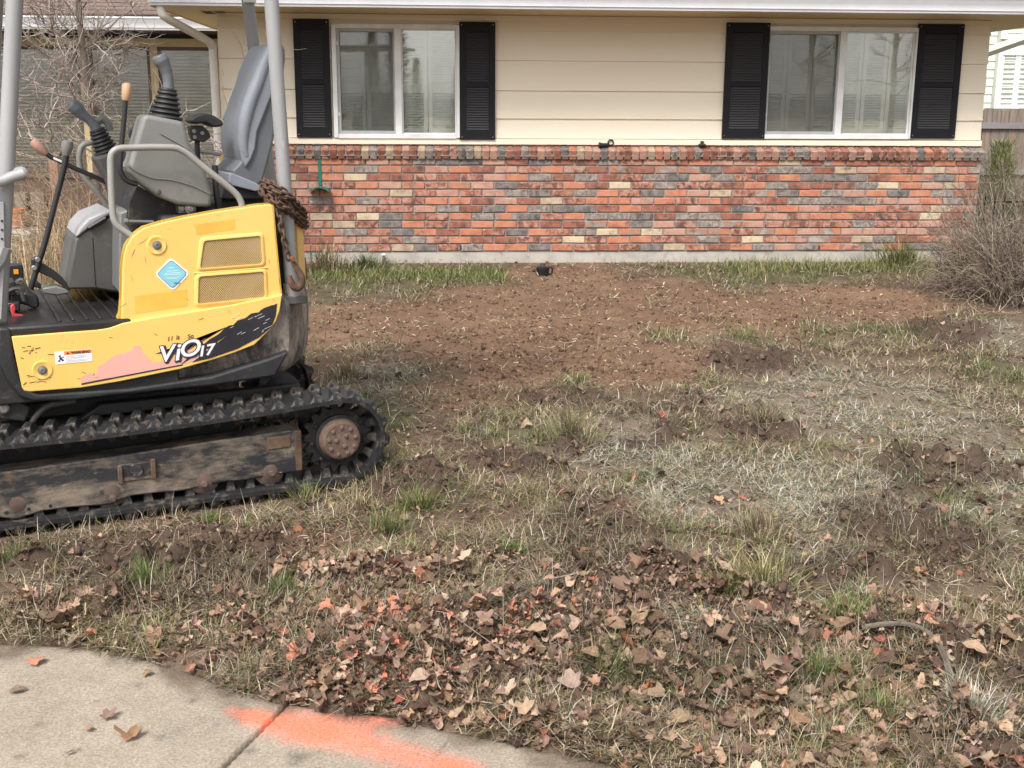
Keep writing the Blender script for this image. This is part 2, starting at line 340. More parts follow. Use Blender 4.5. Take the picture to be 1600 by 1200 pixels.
# ------------------------------------------------------------------ house
H_LAB = 'single storey house with cream lap siding above a red brick base'
house = empty('house', HF.O, HF.yaw, label=H_LAB, cat='house')
UL, UR, SOF = -3.79, 3.19, 2.19
m_mortar = M('mortar', (.25, .215, .19), 30, .95, bump=.5)
m_cream = M('cream_paint', [(.3, (.82, .73, .59)), (.7, (.87, .785, .645))], 3, .55, bump=.12, bscale=40, stretch=(.15, 1, 1))
m_soffit = M('soffit_paint', [(.3, (.60, .48, .27)), (.7, (.66, .54, .32))], 2, .6, bump=.05)
m_white = M('white_vinyl', (.80, .80, .80), 5, .35, bump=.02)
m_gutter = M('gutter_enamel', [(.3, (.70, .71, .75)), (.7, (.78, .79, .83))], 4, .32, bump=.02)
m_black = M('black_shutter_plastic', (.010, .010, .013), 6, .6, bump=.08, bscale=90, spec=.25); m_slat_lit = M('lit_slat_plastic', (.055, .055, .060), 6, .5, bump=.05, bscale=90)  # slat colour lightened to stand in for their grey highlight
m_concf = M('foundation_concrete', [(.3, (.30, .28, .25)), (.55, (.42, .39, .35)), (.75, (.46, .44, .40))], 5, .9, bump=.3, wear=[((.20, .14, .10), 7, .58, .72)])
m_dark = M('dark_interior', (.02, .02, .02), 5, .9, bump=0)
m_room = M('room_paint', (.75, .73, .66), 5, .9, bump=0)
m_shut = M('interior_shutter_paint', (.92, .92, .84), 5, .5, bump=0)
m_glass = Mglass('window_glass', .16, (.99, 1., .99)); m_glass2 = Mglass('porch_glass', .05, (.9, .9, .88)); m_screen = Mscreen('insect_screen', .20, (.09, .09, .085))
m_shing = M('roof_shingles', [(.3, (.085, .06, .052)), (.5, (.15, .105, .09)), (.7, (.21, .15, .13))], 9, .95, bump=.6, bscale=150, stretch=(.6, 1, 1))
BR = {}
def brickmat(k, stops, **a): BR[k] = M('brick_' + k, stops, rand=True, rough=.92, bump=.8, bscale=110, wear=[((.30, .26, .235), 22, .56, .74), ((.075, .062, .056), 9, .57, .70)], **a)
G1, G2, CH = (.24, .195, .17), (.35, .30, .265), (.07, .06, .058)
O1, O2, R1, R2, DR, PK, CR = (.42, .16, .092), (.50, .215, .13), (.27, .105, .07), (.35, .145, .095), (.17, .070, .05), (.43, .245, .185), (.60, .46, .27)
brickmat('orange', [(.28, R1), (.42, O1), (.58, O2), (.72, PK)], scale=11)
brickmat('red', [(.33, CH), (.40, DR), (.5, R1), (.65, R2)], scale=15)
brickmat('pink', [(.3, R2), (.5, PK), (.75, (.50, .30, .22))], scale=12)
brickmat('grey', [(.3, CH), (.40, (.17, .135, .12)), (.5, G1), (.62, G2), (.72, PK)], scale=18, distort=1.5)
brickmat('char', [(.35, CH), (.5, (.16, .14, .135)), (.62, G1), (.75, R1)], scale=13, distort=1.)
brickmat('mottle', [(.34, CH), (.42, DR), (.5, R2), (.6, PK), (.72, G2)], scale=15, distort=1.2)
brickmat('flash', [(.36, G2), (.46, G1), (.5, O1), (.68, O2)], scale=6, distort=.6)
brickmat('cream', [(.3, (.44, .33, .21)), (.5, (.54, .43, .29)), (.75, (.60, .50, .36))], scale=12)
brickmat('tan', [(.3, (.28, .19, .13)), (.5, (.42, .32, .22)), (.72, (.52, .42, .30))], scale=15)
BK = list(BR); BW = [.165, .20, .15, .105, .055, .21, .075, .004, .036]
wains = MB().box(UL + .004, UR - .004, .011, .10, .088, .95).build('brick_base_wall', m_mortar, house)
PITCHB, CRS, Z0B = .2106, .0711, .0935
def brick_mesh(sx, sy, sz, seed):
    r = random.Random(seed); mb = MB()
    bm = bmesh.new(); bmesh.ops.create_cube(bm, size=1)
    for v in bm.verts: v.co = Vector((v.co.x * sx + r.uniform(-.0045, .003), v.co.y * sy + r.uniform(-.0025, .0025), v.co.z * sz + r.uniform(-.0028, .0022)))
    bmesh.ops.bevel(bm, geom=list(bm.edges), offset=.0035, segments=1, affect='EDGES')
    me = bpy.data.meshes.new('brick'); bm.to_mesh(me); bm.free()
    me.polygons.foreach_set('use_smooth', [True] * len(me.polygons)); me.set_sharp_from_angle(angle=radians(20)); return me
BMESH = [brick_mesh(PITCHB - .0125, .06, CRS - .013, k) for k in range(14)]
for me in BMESH: me.materials.append(BR['red'])
SPEC = {}
for px, py, k in [(545, 277, 'cream'), (563, 340, 'cream'), (982, 291, 'cream'), (945, 364, 'cream'), (1375, 289, 'cream'), (1440, 338, 'cream'), (1176, 375, 'cream'), (1455, 264, 'tan'), (575, 315, 'grey'), (597, 340, 'char'), (840, 342, 'char'), (1100, 267, 'char'), (1462, 277, 'char'), (985, 352, 'char'), (1240, 265, 'grey'), (690, 254, 'char'), (590, 265, 'grey'), (722, 255, 'char'), (1350, 351, 'grey'), (640, 392, 'tan'), (850, 316, 'tan')]:
    x, _, z = HF.Y(px, py); SPEC[(round((z - Z0B - CRS / 2) / CRS), x)] = k
bricks = []
offs = [0, .5, .02, .52, .48, .01, .5, .03, .5, -.02, .49, .02]
for rw in range(12):
    x = UL - (offs[rw % 12]) * PITCHB + .004
    z = Z0B + CRS * rw + CRS / 2
    while x < UR - .03:
        a, b = max(x, UL), min(x + PITCHB, UR)
        if b - a > .04: bricks.append((a, b, z, rw))
        x += PITCHB
def pick_kind(rw, xc):
    for (r, x), k in SPEC.items():
        if r == rw and abs(x - xc) < PITCHB * .5: return k
    return rng.choice(BK, p=BW)
bricks.sort(key=lambda b: -(b[0]))          # those far left stand behind the digger
rest = []
n_b = 0
for (a, b, z, rw) in bricks:
    kd = pick_kind(rw, (a + b) / 2); full = abs((b - a) - PITCHB) < .002
    if n_b < 300:
        o = link('brick', BMESH[random.randrange(14)], wains); n_b += 1
        o.location = ((a + b) / 2, .03 - random.uniform(-.0025, .003), z + random.uniform(-.0012, .0012)); o.scale = ((b - a - .0125) / (PITCHB - .0125), 1, 1)
        o.rotation_euler = (0, random.gauss(0, .004), random.choice((0, pi)) + random.gauss(0, .006))
        o.material_slots[0].link = 'OBJECT'; o.material_slots[0].material = BR[kd]
    else: rest.append((a, b, z, BK.index(kd)))
mb = MB()
for a, b, z, k in rest: mb.box(a + .0055, b - .0055, random.uniform(-.002, .002), .06, z - CRS / 2 + .006, z + CRS / 2 - .006, k)
mb.build('hidden_brick_run', [BR[k] for k in BK], wains, bevel=.003, seg=1)['kind'] = 'stuff'
# rowlock course that caps the brick base, sloping outwards
SILLM = []
for k in range(6):
    r = random.Random(k + 90); bm = bmesh.new(); bmesh.ops.create_cube(bm, size=1)
    for v in bm.verts: v.co = Vector((v.co.x * .062 + r.uniform(-.002, .002), v.co.y * .185 + r.uniform(-.003, .003), v.co.z * .088 + r.uniform(-.003, .003)))
    bmesh.ops.bevel(bm, geom=list(bm.edges), offset=.005, segments=1, affect='EDGES')
    me = bpy.data.meshes.new('sill_brick'); bm.to_mesh(me); bm.free(); me.materials.append(BR['red'])
    me.polygons.foreach_set('use_smooth', [True] * len(me.polygons)); me.set_sharp_from_angle(angle=radians(20)); SILLM.append(me)
sill = MB().prism([(UL, .952), (UR + .01, .952), (UR + .01, 1.045), (UL, 1.045)], .0, .16)
sill = MB().add([(UL, -.028, .960), (UR, -.028, .960), (UR, -.028, 1.012), (UL, -.028, 1.012), (UL, .12, .952), (UR, .12, .952), (UR, .12, 1.062), (UL, .12, 1.062)],
                [(0, 1, 2, 3), (5, 4, 7, 6), (3, 2, 6, 7), (1, 0, 4, 5), (0, 3, 7, 4), (1, 5, 6, 2)]).build('brick_sill', m_mortar, house)
SW = [.04, .36, .17, .11, .05, .17, .0, .01, .09]
for k in range(97):
    x = UL + .036 + k * .0722
    if x > UR + .02: break
    o = link('sill_brick', SILLM[random.randrange(6)], sill)
    o.location = (x, .055 + random.uniform(-.003, .003), 1.003 + random.uniform(-.002, .002)); o.rotation_euler = (radians(20) + random.gauss(0, .012), random.gauss(0, .012), random.gauss(0, .012))
    o.material_slots[0].link = 'OBJECT'; o.material_slots[0].material = BR[rng.choice(BK, p=SW)]
# foundation
MB().box(UL + .01, UR - .012, .013, .2, -.25, .0865).build('foundation', m_concf, house, bevel=.004)
# walls behind the cladding with window openings, side and back walls
W1, W2 = (-2.80, -1.672, 1.118, 2.098), (1.083, 2.515, 1.128, 2.112)      # opening x0 x1 z0 z1
mb = MB()
for a, b in ((UL + .01, W1[0]), (W1[1], W2[0]), (W2[1], UR - .01)): mb.box(a, b, .075, .115, .955, SOF)
for x0, x1, z0, z1 in (W1, W2):
    mb.box(x0, x1, .076, .114, .954, z0 - .003); mb.box(x0, x1, .076, .114, z1 + .003, SOF - .001)
mb.box(UL + .008, UL + .06, .116, 7, 0, SOF - .002); mb.box(UR - .06, UR - .008, .116, 7, 0, SOF - .002); mb.box(UL + .06, UR - .06, 6.9, 6.99, 0, SOF)
mb.build('wall', m_cream, house)
laps = [1.066, 1.292, 1.539, 1.801, 2.053, 2.30]
def board(x0, x1, z0, z1):
    th = .016
    zt = min(z1 + .012, SOF - .003); f = (zt - z0) / (z1 - z0)
    mb = MB().add([(x0, .050, z0), (x1, .050, z0), (x1, .050 + th * f, zt), (x0, .050 + th * f, zt), (x0, .074, z0), (x1, .074, z0), (x1, .074, zt), (x0, .074, zt)],
                  [(0, 1, 2, 3), (5, 4, 7, 6), (3, 2, 6, 7), (1, 0, 4, 5), (0, 3, 7, 4), (1, 5, 6, 2)])
    return mb.build('siding_board', m_cream, house, bevel=.0025, seg=1)
for i in range(5):
    z0, z1 = laps[i], laps[i + 1]
    if i == 4:
        board(UL - .012, UR - .004, W2[3] + .03, 2.30); 
        for a, b in ((UL - .012, W1[0] - .012), (W1[1] + .012, W2[0] - .012), (W2[1] + .012, UR - .004)): board(a, b, z0, W2[3] + .0185)
    else:
        z0_ = z0 + .05 if i == 0 else z0
        for a, b in ((UL - .012, W1[0] - .012), (W1[1] + .012, W2[0] - .012), (W2[1] + .012, UR - .004)): board(a, b, z0_, z1)
MB().box(UL - .014, UR + .004, .036, .0745, 1.062, 1.112).build('siding_trim', m_cream, house, bevel=.003)
MB().box(UR - .0035, UR + .006, .03, .11, .09, .96).build('corner_strip', m_white, house)
for q, z in enumerate(laps[1:5]): MB().box(UR - .075, UR - .002, .0475, .05, z + .004, z + .018).build('siding_end_cap', m_cream, house)
def louver_panel(name, m, parent, x0, x1, z0, z1, y, n, depth, tilt, each=True, slatm=None):
    """a row of tilted slats between two stiles"""
    h = (z1 - z0) / n; w_ = x1 - x0
    mb = MB().box(-w_ / 2, w_ / 2, -depth / 2, depth / 2, -.0025, .0025)
    if each:
        me = mb.data('slat', slatm or m)
        for k in range(n):
            o = link('slat', me, parent); o.location = ((x0 + x1) / 2, y, z0 + (k + .5) * h); o.rotation_euler = (tilt, 0, 0)
    else:
        g = MB()
        for k in range(n): g.box(-w_ / 2, w_ / 2, -depth / 2, depth / 2, -.003, .003, 0, Matrix.Translation(((x0 + x1) / 2, y, z0 + (k + .5) * h)) @ Matrix.Rotation(tilt, 4, 'X'))
        g.build(name, m, parent)['kind'] = 'stuff'
m_screw = M('screw_steel', (.5, .5, .5), 5, .4, 1, bump=0)
def ext_shutter(px0, py0, px1, py1, lab):
    x0, _, z1 = HF.Y(px0, py0, .03); x1, _, z0 = HF.Y(px1, py1, .03); yf, yb = .018, .048
    st = .058; zm = z0 + (z1 - z0) * .475; rails = [(z0, z0 + .085), (zm - .022, zm + .022), (z1 - .085, z1)]
    mb = MB().box(x0, x0 + st, yf, yb, z0, z1).box(x1 - st, x1, yf, yb, z0, z1)
    for a, b in rails: mb.box(x0 + st, x1 - st, yf + .001, yb - .001, a, b)
    mb.box(x0 + .01, x1 - .01, yb - .002, yb + .001, z0 + .01, z1 - .01)
    sh = mb.build('shutter', m_black, house, bevel=.003); sh['label'] = lab
    louver_panel('louvers', m_black, sh, x0 + st, x1 - st, z0 + .087, zm - .024, yf + .013, 17, .026, radians(48), slatm=m_slat_lit)
    louver_panel('louvers', m_black, sh, x0 + st, x1 - st, zm + .024, z1 - .087, yf + .013, 19, .026, radians(48), slatm=m_slat_lit)
    for sx_ in (x0 + .02, x1 - .02):
        for sz in (z0 + .025, z1 - .025): MB().lathe([(.005, 0), (.004, .003)], (sx_, yf, sz), (0, -1, 0), 8).build('screw', m_screw, sh)
ext_shutter(457.3, 29.5, 519, 214.4, 'black louvred shutter left of the left window'); ext_shutter(717.5, 34, 773.6, 218.5, 'black louvred shutter right of the left window')
ext_shutter(1136, 35, 1194, 216.5, 'black louvred shutter left of the right window'); ext_shutter(1436, 37, 1491, 216.3, 'black louvred shutter right of the right window')
def window(W, npan, lab):
    x0, x1, z0, z1 = W; xm = (x0 + x1) / 2 + .012; fw = .034
    mb = MB().box(x0 - .006, x0 + fw, .022, .11, z0, z1).box(x1 - fw, x1 + .006, .022, .11, z0, z1)
    mb.box(x0 + fw, x1 - fw, .0225, .109, z0 - .006, z0 + fw).box(x0 + fw, x1 - fw, .0225, .109, z1 - fw, z1 + .006)
    wd = mb.build('window', m_white, house, bevel=.003); wd['label'] = lab
    MB().box(xm - .03, xm + .03, .030, .105, z0 + fw, z1 - fw).build('mullion', m_white, wd, bevel=.003)
    a0, a1, b0, b1 = x0 + fw, xm - .03, z0 + fw, z1 - fw; s = .028
    MB().box(a0, a0 + s, .04, .06, b0, b1).box(a1 - s * .5, a1, .04, .06, b0, b1).box(a0 + s, a1 - s * .5, .0405, .0595, b0, b0 + s).box(a0 + s, a1 - s * .5, .0405, .0595, b1 - s, b1).build('screen_frame', M_grey, wd, bevel=.002)
    MB().box(a0 + s, a1 - s * .5, .049, .0495, b0 + s, b1 - s).build('insect_screen', m_screen, wd)
    c0, c1 = xm + .03, x1 - fw; s2 = .012
    MB().box(c0, c0 + s2, .06, .08, b0, b1).box(c1 - s2, c1, .06, .08, b0, b1).box(c0 + s2, c1 - s2, .0605, .0795, b0, b0 + s2).box(c0 + s2, c1 - s2, .0605, .0795, b1 - s2, b1).build('sash', m_white, wd, bevel=.002)
    MB().box(a0, a1, .084, .088, b0, b1).build('pane', m_glass, wd); MB().box(c0 + s2, c1 - s2, .069, .073, b0 + s2, b1 - s2).build('pane', m_glass, wd)
    for zz in (b0 + .16, b1 - .14): MB().box(a0 + .002, a0 + .016, .034, .04, zz, zz + .03).build('latch', m_white, wd)
    # room behind
    mb = MB(); mb.add([(x0 - .2, .1155, z0 - .5), (x1 + .2, .1155, z0 - .5), (x1 + .2, 1.6, z0 - .5), (x0 - .2, 1.6, z0 - .5), (x0 - .2, .1155, SOF - .03), (x1 + .2, .1155, SOF - .03), (x1 + .2, 1.6, SOF - .03), (x0 - .2, 1.6, SOF - .03)],
                      [(0, 1, 2, 3), (7, 6, 5, 4), (3, 2, 6, 7), (1, 5, 6, 2), (0, 3, 7, 4)])
    mb.build('room', m_room, house)
    # plantation shutters inside
    pan = empty('interior_shutter', HF.w((xm, .118, z0)), HF.yaw, label='pale louvred shutters seen behind the glass of ' + lab.split(' with')[0], cat='window shutter', group='shutters inside the windows')
    tot = x1 - x0 - .02; pw = tot / npan; hh = z1 - z0
    for k in range(npan):
        p0 = x0 + .01 + k * pw - xm; p1 = p0 + pw - .004; ss = .038
        f = MB().box(p0, p0 + ss, -.012, .012, 0, hh).box(p1 - ss, p1, -.012, .012, 0, hh)
        for a, b in ((0, .09), (hh * .40, hh * .40 + .075), (hh - .07, hh)): f.box(p0 + ss, p1 - ss, -.0115, .0115, a, b)
        po = f.build('shutter_panel', m_shut, pan, bevel=.003)
        louver_panel('louvers', m_shut, po, p0 + ss, p1 - ss, .092, hh * .40 - .002, .0, 13, .030, radians(38), each=False)
        louver_panel('louvers', m_shut, po, p0 + ss, p1 - ss, hh * .40 + .077, hh - .072, .0, 19, .030, radians(62), each=False)
M_grey = M('grey_aluminium', (.42, .43, .43), 5, .45, bump=.02)
window(W1, 4, 'left window with white frame and evergreen reflections'); window(W2, 6, 'right window with white frame and grey reflections')
# eaves, gutter, roof
UEL, UER = -4.2, HF.Z(1600, 43, SOF)[0] + .01
mb = MB().box(UEL, UER, -.60, .20, SOF, SOF + .02); mb.box(UEL, UL - .02, .201, 6.9, SOF, SOF + .02); mb.box(UR + .012, UER, .201, 6.9, SOF, SOF + .02)
sof = mb.build('soffit', m_soffit, house)
vx, vy, _ = HF.Z(336, 19, SOF)
vent = MB().box(vx - .11, vx + .11, vy - .16, vy + .16, SOF - .004, SOF - .001).build('soffit_vent', m_soffit, sof)
for dx in (-.055, .055): MB().box(vx + dx - .042, vx + dx + .042, vy - .13, vy + .13, SOF - .0065, SOF - .0045).build('vent_slot', m_dark, sof)
MB().box(UEL - .012, UEL, -.61, 2.45, SOF - .012, SOF + .12).build('fascia_board', m_soffit, house)
def gutter(x0, x1, y, z, parent, name='gutter'):
    prof = [(y + .02, z + .13), (y + .02, z), (y - .065, z), (y - .068, z + .014), (y - .078, z + .022), (y - .080, z + .034), (y - .092, z + .075), (y - .108, z + .098), (y - .112, z + .112), (y - .120, z + .116), (y - .120, z + .132), (y - .10, z + .132), (y - .10, z + .12), (y + .012, z + .12)]
    n = len(prof); mb = MB().add([(x0, a, b) for a, b in prof] + [(x1, a, b) for a, b in prof], [(i, i + 1, n + i + 1, n + i) for i in range(n - 1)] + [tuple(range(n)), tuple(range(2 * n - 1, n - 1, -1))])
    return mb.build(name, m_gutter, parent, ang=20)
gut = gutter(UEL - .01, UER, -.62, SOF - .006, house)
RP = radians(21)
def shingles(x0, x1, y0, z0, n, parent, sgn=1):
    mb = MB(); ex = .135
    rr = random.Random(3)
    for r in range(n):
        x = x0 - rr.uniform(0, .25)
        while x < x1:
            wd = rr.uniform(.13, .30); a, b = max(x, x0), min(x + wd - .004, x1); x += wd
            if b - a < .02: continue
            t0, t1 = r * ex - rr.uniform(0, .008), (r + 1) * ex + .03; th = .006 + rr.uniform(0, .004)
            f = lambda t, h: (y0 + t * cos(RP) - h * sin(RP), z0 + t * sin(RP) + h * cos(RP))
            (ya, za), (yb, zb), (yc, zc), (yd, zd) = f(t0, .012 + th), f(t1, .003 + th), f(t0, .004), f(t1, .0)
            mb.add([(a, ya, za), (b, ya, za), (b, yb, zb), (a, yb, zb), (a, yc, zc), (b, yc, zc)], [(0, 1, 2, 3), (4, 5, 1, 0)])
    o = mb.build('shingles', m_shing, parent); o['kind'] = 'stuff'; return o
def roof_slab(x0, x1, y0, z0, run):
    t = run / cos(RP); f = lambda q, h: (y0 + q * cos(RP) - h * sin(RP), z0 + q * sin(RP) + h * cos(RP))
    (a, b), (c, d), (e, g), (i, j) = f(0, -.03), f(t, -.03), f(0, 0), f(t, 0)
    return MB().add([(x0, a, b), (x1, a, b), (x1, c, d), (x0, c, d), (x0, e, g), (x1, e, g), (x1, i, j), (x0, i, j)], [(3, 2, 1, 0), (4, 5, 6, 7), (0, 1, 5, 4), (1, 2, 6, 5), (2, 3, 7, 6), (3, 0, 4, 7)]).build('roof', m_shing, house)
rf = roof_slab(UEL, UER, -.66, SOF + .135, 4.5); shingles(UEL, UER, -.66, SOF + .137, 6, rf)
# porch wing set back on the left
PY, PW = 2.55, 3.25
PX0 = -9.0
gutter(PX0, UEL - .02, PY, SOF - .005, house)
MB().box(PX0, UEL - .02, PY - .0, PW + .4, SOF + .0, SOF + .02).build('porch_soffit', M('near_black_eave', (.03, .024, .02), 6, .7, bump=.1), house)  # near-black colour gives the dark band under the porch eave
rf2 = roof_slab(PX0, UEL - .015, PY - .06, SOF + .14, 4.0); shingles(PX0, UEL - .015, PY - .06, SOF + .142, 26, rf2)
m_trim = M('ochre_trim_paint', (.50, .40, .23), 5, .6, bump=.05)
m_frame = M('brown_window_frame', (.10, .075, .055), 6, .6, bump=.05)
m_blind = M('blind_slats', (.62, .60, .54), 4, .6, bump=0)
px1 = UL + .0
z_wt, z_wb = HF.Y(150, 72, PW)[2], HF.Y(345, 232, PW)[2] - .22
MB().box(PX0, px1, PW + .02, PW + .15, 0, z_wb - .06).build('porch_wall', M('porch_brown_paint', [(.3, (.085, .06, .045)), (.7, (.13, .095, .07))], 5, .8, bump=.2), house); MB().box(PX0, px1, PW + .021, PW + .149, z_wt + .045, SOF).build('porch_frieze', MATS['near_black_eave'], house)
MB().box(PX0, px1, PW - .01, PW + .06, z_wt, z_wt + .09).build('porch_header_trim', m_trim, house, bevel=.003)
MB().box(PX0, px1, PW - .005, PW + .03, z_wb - .12, z_wb - .06).build('porch_sill_trim', m_frame, house, bevel=.003)
MB().box(PX0, px1, PW + .6, PW + .62, 0, SOF).build('porch_room_wall', m_room, house)
bars = [(HF.Y(a, 150, PW)[0], HF.Y(b, 150, PW)[0]) for a, b in ((128, 142), (238, 250), (344, 352))] + [(PX0, PX0 + .1), (HF.Y(20, 150, PW)[0] - 1.2, HF.Y(20, 150, PW)[0] - 1.1)]
for a, b in bars: MB().box(a, b, PW - .012, PW + .075, z_wb - .06, z_wt + .001).build('porch_post_trim', m_trim, house, bevel=.003)
edges = sorted(bars)
for (a, b), (c, d) in zip(edges[:-1], edges[1:]):
    wn = MB().box(b, b + .035, PW + .0, PW + .06, z_wb - .055, z_wt - .002).box(c - .035, c, PW, PW + .06, z_wb - .055, z_wt - .002).box(b + .035, c - .035, PW + .001, PW + .059, z_wt - .04, z_wt - .003).box(b + .035, c - .035, PW + .001, PW + .059, z_wb - .055, z_wb - .01).build('porch_window', m_frame, house)
    MB().box(b + .035, c - .035, PW + .03, PW + .034, z_wb - .01, z_wt - .04).build('pane', m_glass2, wn)
    for k in range(34):
        zz = z_wb + .015 + k * (z_wt - z_wb - .06) / 34
        o = MB().box(b + .04, c - .04, -.012, .012, -.001, .001) if k == 0 else None
        if k == 0: sm = o.data('blind_slat', m_blind)
        s_ = link('blind_slat', sm, wn); s_.location = (0, PW + .09, zz); s_.rotation_euler = (radians(62), 0, 0)
MB().box(PX0, UL - .02, PY + .05, PW + .018, -.25, .02).build('porch_floor', m_concf, house, bevel=.01)
MB().box(PX0, UL - .05, PY - .35, PY + .045, -.25, -.08).build('porch_step', m_concf, house, bevel=.01)
# downspout from the gutter end to the wall corner
DP = [(-4.13, -.63, SOF + .0), (-4.12, -.63, SOF - .06), (-4.09, -.60, SOF - .10), (-3.98, -.40, SOF - .17), (-3.86, -.12, SOF - .25), (-3.835, -.06, SOF - .29), (-3.83, -.04, SOF - .36), (-3.83, -.035, 1.2), (-3.83, -.035, .0)]
m_spout = M('downspout_enamel', (.66, .63, .57), 4, .4, bump=.03)
MB().tube(spline(DP, 4), .036, 10).build('downspout', m_spout, house, ang=50)
# small tap on the foundation
m_brass = M('tap_metal', (.25, .23, .20), 20, .4, .9, bump=.05)
x, _, z = HF.Y(600, 404, 0)
tp = MB().tube([(x, .02, z + .02), (x, -.05, z + .02), (x, -.07, z)], .011, 8).tube([(x, -.07, z + .005), (x, -.072, z - .05)], .014, 8).build('garden_tap', m_brass, house)
MB().lathe([(.006, 0), (.02, .004), (.02, .014), (.006, .018)], (x, -.045, z + .035), (0, 0, 1), 10).build('tap_handle', m_white, tp)
# weep holes
for px in (512, 720, 1280): 
    x, _, z = HF.Y(px, 387, 0); MB().box(x - .005, x + .005, -.004, .01, z - .02, z + .02).build('weep_hole', m_dark, wains)

# ------------------------------------------------------------------ small things at the house
m_teal = M('green_plastic', (.012, .145, .118), 8, .45, bump=.03)
hx, _, hz = HF.Y(499, 290, -.08)
hh_ = empty('hose_hanger', HF.w((hx, 0, hz)), HF.yaw, label='green hose hanger on the brick wall beside the digger', cat='hose hanger')
MB().box(-.014, .014, -.012, -.004, .0, .235).build('strap', m_teal, hh_, bevel=.002)
arc = [(.105 * sin(a), .105 * cos(a) * .62 - .075) for a in np.linspace(-1.15, 1.15, 13)]
mb = MB(); nA = len(arc)
mb.add([(a, -.012, b) for a, b in arc] + [(a, -.13, b) for a, b in arc] + [(a, -.012, b - .006) for a, b in arc] + [(a, -.13, b - .006) for a, b in arc],
       [(i, i + 1, nA + i + 1, nA + i) for i in range(nA - 1)] + [(3 * nA + i, 3 * nA + i + 1, 2 * nA + i + 1, 2 * nA + i) for i in range(nA - 1)] + [(nA + i, nA + i + 1, 3 * nA + i + 1, 3 * nA + i) for i in range(nA - 1)] + [(2 * nA + i, 2 * nA + i + 1, i + 1, i) for i in range(nA - 1)])
mb.build('saddle', m_teal, hh_)
MB().add([(a * s, y, b * s + (s - 1) * .075) for s in (1.0, .86) for y in (-.131, -.137) for a, b in arc], [f for i in range(nA - 1) for f in ((nA + i, nA + i + 1, 3 * nA + i + 1, 3 * nA + i), (i + 1, i, 2 * nA + i, 2 * nA + i + 1), (i, i + 1, nA + i + 1, nA + i), (2 * nA + i + 1, 2 * nA + i, 3 * nA + i, 3 * nA + i + 1))]).build('lip', m_teal, hh_)
m_blk = M('black_plastic', (.014, .014, .015), 10, .45, bump=.1)
m_grip = M('worn_black_metal', (.05, .048, .045), 12, .4, .4, bump=.1)
nx, _, nz = HF.Y(945, 229, .02)
nozl = empty('hose_nozzle', HF.w((nx, .02, nz - .008)), HF.yaw + .1, label='black hose nozzle lying on the brick sill between the windows', cat='hose nozzle')
MB().tube([(-.055, 0, .02), (-.05, 0, .02), (-.02, 0, .02), (.03, 0, .025)], [.026, .026, .019, .014], 12).build('barrel', m_blk, nozl)
MB().tube([(.055 + .024 * cos(a), 0, .044 + .024 * sin(a)) for a in np.linspace(0, 2 * pi, 15)[:-1]], .007, 8, closed=True).build('ring', m_grip, nozl)
sx_, _, sz_ = HF.Y(1097, 226, .02)
spr = empty('sprinkler_head', HF.w((sx_, .02, sz_ - .012)), HF.yaw, label='small dark sprinkler head on the brick sill near the right window', cat='sprinkler')
MB().lathe([(.02, 0), (.036, .004), (.038, .012), (.026, .02)], (0, 0, 0), (0, 0, 1), 14).build('base', m_grip, spr)
MB().lathe([(.018, .02), (.017, .04), (.012, .044)], (0, 0, 0), (0, 0, 1), 10).build('spray_cap', m_grip, spr)
vp = gpt(848, 432)
valve = empty('irrigation_valve', (vp[0], vp[1], float(base_z(*vp[:2])) - .005), .1, label='black plastic irrigation valve standing in the bare soil by the wall', cat='valve')
MB().lathe([(.05, 0), (.052, .05), (.056, .06), (.056, .085), (.03, .092)], (0, 0, 0), (0, 0, 1), 14).build('valve_body', m_blk, valve, ang=50)
MB().lathe([(.026, .09), (.026, .118), (.02, .122)], (0, 0, 0), (0, 0, 1), 10).build('valve_cap', M('dark_grey_plastic', (.06, .06, .06), 9, .5), valve)
MB().tube([(.045, 0, .08), (.075, 0, .085), (.085, 0, .06), (.075, 0, .03), (.045, 0, .025)], .009, 8).build('handle', m_blk, valve)
MB().tube([(-.045, 0, .055), (-.09, .0, .055)], .012, 8).build('pipe_stub', m_blk, valve)

# ------------------------------------------------------------------ mini excavator
exc = empty('mini_excavator', EF.O, EF.yaw, label='yellow mini excavator with muddy rubber tracks parked on the lawn', cat='excavator')
m_yel = M('yellow_paint', [(.3, (.79, .49, .125)), (.7, (.84, .55, .17))], 3, .42, bump=.05, bscale=25, wear=[((.66, .45, .17), 5, .54, .82), ((.10, .075, .05), 38, .725, .75), ((.50, .33, .10), 16, .62, .75)])
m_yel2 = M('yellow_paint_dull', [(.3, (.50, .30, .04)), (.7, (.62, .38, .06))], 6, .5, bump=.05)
m_skirt = M('black_dirty_steel', [(.3, (.012, .012, .014)), (.7, (.03, .03, .033))], 6, .45, bump=.25, bscale=60, wear=[((.16, .14, .12), 13, .61, .74), ((.07, .055, .045), 26, .60, .70)], stretch=(1, 1, .5))
m_cw = M('counterweight_mud', [(.3, (.018, .018, .02)), (.7, (.05, .048, .047))], 5, .55, bump=.4, bscale=50, wear=[((.33, .285, .25), 9, .44, .62), ((.15, .095, .065), 6, .52, .68)], stretch=(1, 1, .45))
m_under = M('underside_black', [(.3, (.008, .008, .009)), (.7, (.022, .02, .02))], 8, .6, bump=.2, wear=[((.10, .08, .06), 12, .58, .72)])
m_rub = M('track_rubber', [(.3, (.011, .011, .012)), (.7, (.026, .026, .028))], 14, .5, bump=.2, bscale=80, wear=[((.17, .14, .11), 15, .53, .70)])
